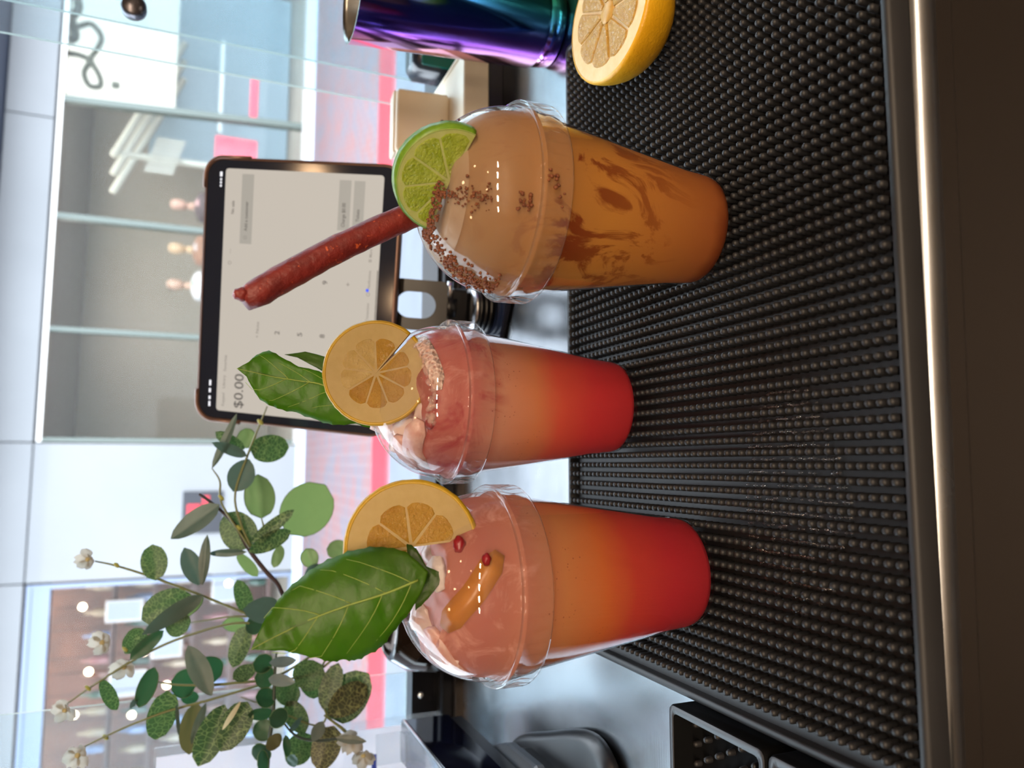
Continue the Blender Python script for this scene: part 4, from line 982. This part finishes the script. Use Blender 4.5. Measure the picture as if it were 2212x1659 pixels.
FLOWERS=[
(0.0530,0.2100,0.3559,0.0089),
(-0.0181,0.2200,0.3427,0.0094),
(-0.0388,0.2150,0.3248,0.0098),
(-0.0679,0.2100,0.3662,0.0087),
(-0.1013,0.2000,0.3540,0.0097),
(-0.1053,0.1600,0.1414,0.0104),
(-0.1189,0.1600,0.1311,0.0092),
]
BUDS=[
(0.0475,0.2050,0.3338,0.0020),
(-0.0222,0.2050,0.3241,0.0019),
(-0.0509,0.2050,0.3499,0.0019),
(-0.0914,0.2050,0.3351,0.0021),
(0.1026,0.2050,0.2534,0.0021),
(0.1705,0.2050,0.2227,0.0023),
(0.0757,0.2050,0.2377,0.0021),
]
plant = thing('potted_plant', 'artificial eucalyptus plant with netted leaves in a glossy dark round pot', 'plant', T(-.008, .205, 0))
PO = Vector((-.008, .205, 0))
potm = pm('dark_gloss_pot', '#2a211c', .1, .75)
obj('pot', lathe([(0, .0004), (.030, .0004), (.036, .004), (.050, .022), (.0575, .045), (.0585, .062), (.054, .084), (.044, .100), (.040, .103), (.038, .101), (.043, .092), (0, .088)], 56), potm, plant)
def netmat(name, c1, c2, vein, trc, sc_=9, tw=.3):
    m = pm(name, c1, .45); n, l, b = NT(m); uv = coord(m, 'UV')
    mp = n.new('ShaderNodeMapping'); l.new(uv, mp.inputs[0]); mp.inputs['Scale'].default_value = (1, 1.4, 1)
    v = n.new('ShaderNodeTexVoronoi'); v.feature = 'DISTANCE_TO_EDGE'; l.new(mp.outputs[0], v.inputs['Vector']); v.inputs['Scale'].default_value = sc_
    k = ramp(m, v.outputs['Distance'], [(.02, .85), (.07, 0.)])
    c = mixc(m, k, ramp(m, ntex(m, coord(m), 60, 3), [(.3, c1), (.7, c2)]), vein)
    setc(m, c); addtrans(m, trc, tw); return m
def leafmat(name, c1, c2, trc, tw=.35):
    m = pm(name, c1, .4); setc(m, ramp(m, ntex(m, coord(m), 60, 4), [(.3, c1), (.7, c2)])); addtrans(m, trc, tw); return m
LM = {'n': netmat('leaf_netted', '#203626', '#2c462e', '#7c9468', '#3c5e30'), 'nb': netmat('leaf_netted_olive', '#2e3022', '#3a3a28', '#868c5e', '#464e2c'),
      'e': leafmat('leaf_grey_green', '#34463f', '#40534d', '#465c4e', .25), 'l': leafmat('leaf_light', '#445834', '#506640', '#6a8048', .5), 'd': leafmat('leaf_deep_green', '#163622', '#20442c', '#2e5a36', .3),
      'b': leafmat('leaf_brownish', '#424228', '#4c4a2e', '#5a5832', .3), 'g': leafmat('leaf_grey', '#4a524c', '#5a625c', '#5a665a', .2), 'w2': leafmat('leaf_silvery', '#5a6a6e', '#6c7c7e', '#748682', .3), 'c': leafmat('leaf_cream', '#b9ab84', '#c6ba96', '#d6caa4', .4)}
def leaf(Bp, Tp, wd, kind, tw, idx):
    base, tip = Vector(Bp), Vector(Tp); L_ = (tip-base).length; yv = (tip-base).normalized()
    d = (CAMP-base).normalized(); d = (d - yv*d.dot(yv)).normalized()
    Mx = frame_to(base, d, yv) @ Ry(tw)
    Mx.translation = base-PO
    rnd = random.Random(idx); ns, nw = 9, 4; V, F, UV = [], [], []
    curl = rnd.uniform(-.12, .18); fold = rnd.uniform(.05, .28); pw = {'d': .44, 'l': .46, 'n': .46, 'nb': .46, 'b': .5}.get(kind, .6); sk_ = rnd.uniform(.8, 1.1)
    for i in range(ns+1):
        s = i/ns; hw = wd/2*(max(0., sin(pi*s**sk_)))**pw
        if i in (0,): hw = wd*.03
        if i == ns: hw = wd*.02
        for j in range(-nw, nw+1):
            x = hw*j/nw; y = L_*s
            z = fold*abs(x)+curl*L_*(s*s-s)*1.2-.8*fold*x*x/max(wd, 1e-4) + .0006*noise.noise(Vector((x*200+idx, y*200, 0)))
            V.append((x, y, z)); UV.append((x/max(L_, wd)*1.0+idx*.37, y/max(L_, wd)))
    n_ = 2*nw+1
    for i in range(ns):
        for j in range(n_-1): F.append((i*n_+j, i*n_+j+1, (i+1)*n_+j+1, (i+1)*n_+j))
    o = obj('leaf', (V, F), LM[kind], plant, True, Mx)
    uvl = o.data.uv_layers.new(name='UVMap')
    for lp in o.data.loops: uvl.data[lp.index].uv = UV[lp.vertex_index]
    if kind in ('d', 'l') and wd > .012:   # pale rim line of the coin shaped leaves
        ed = [V[i*n_] for i in range(ns+1)]+[V[i*n_+n_-1] for i in range(ns, -1, -1)]
        obj('leaf_edge', tube([Vector(q) for q in ed], .00032, 5), RIM, o)
    return o
RIM = leafmat('leaf_rim_pale', '#5c7650', '#688060', '#78946a', .3)
for i, q in enumerate(LEAVES): leaf(q[0:3], q[3:6], q[6], q[7], q[8], i)
SMT = {'w': pm('stem_woody', '#33262c', .6), 'g': pm('stem_green', '#646c44', .5), 'k': pm('stem_dark', '#2c3a34', .5)}
for r_, kd, pts in STEMS:
    P = spline([Vector(p)-PO for p in pts], 5)
    obj('stem', tube(P, [r_*(.55+.45*min(1, i/(len(P)*.4))) for i in range(len(P))], 7), SMT[kd], plant)
pet = leafmat('petal_white', '#94928a', '#a09e94', '#b4b0a4', .45)
for i, (x, y, z, r_) in enumerate(FLOWERS):
    rnd = random.Random(40+i); fl = obj('flower', lump(r_*.22, i, 1, 1, 1, .3), pm('flower_core', '#a39a72', .6), plant, True, T(x-PO.x, y-PO.y, z-PO.z))
    for k in range(5):
        a = k*2*pi/5+rnd.uniform(-.3, .3); V, F = [], []
        for ii in range(6):
            s = ii/5; hw = r_*.55*max(.05, sin(pi*min(1, s*.92)))**.7
            for j in (-1, -.5, 0, .5, 1): V.append((hw*j, r_*(.1+.9*s), r_*(.5*s*s+.25*j*j*s)))
        for ii in range(5):
            for j in range(4): F.append((ii*5+j, ii*5+j+1, ii*5+j+6, ii*5+j+5))
        obj('petal', (V, F), pet, fl, True, frame_to((0, 0, 0), (rnd.uniform(-.3, .3), -1, .3), (0, 0, 1)) @ Rz(a) @ Rx(rnd.uniform(-.5, .3)))
budm = pm('bud_yellow_green', '#8f9448', .5)
for x, y, z, r_ in BUDS: obj('bud', lump(r_, x*90, .8, .8, 1.5, .25), budm, plant, True, T(x-PO.x, y-PO.y, z-PO.z) @ Ry(.8))
for k, (x, y, z) in enumerate(((.020, .21, .262), (.033, .21, .240))):
    pass
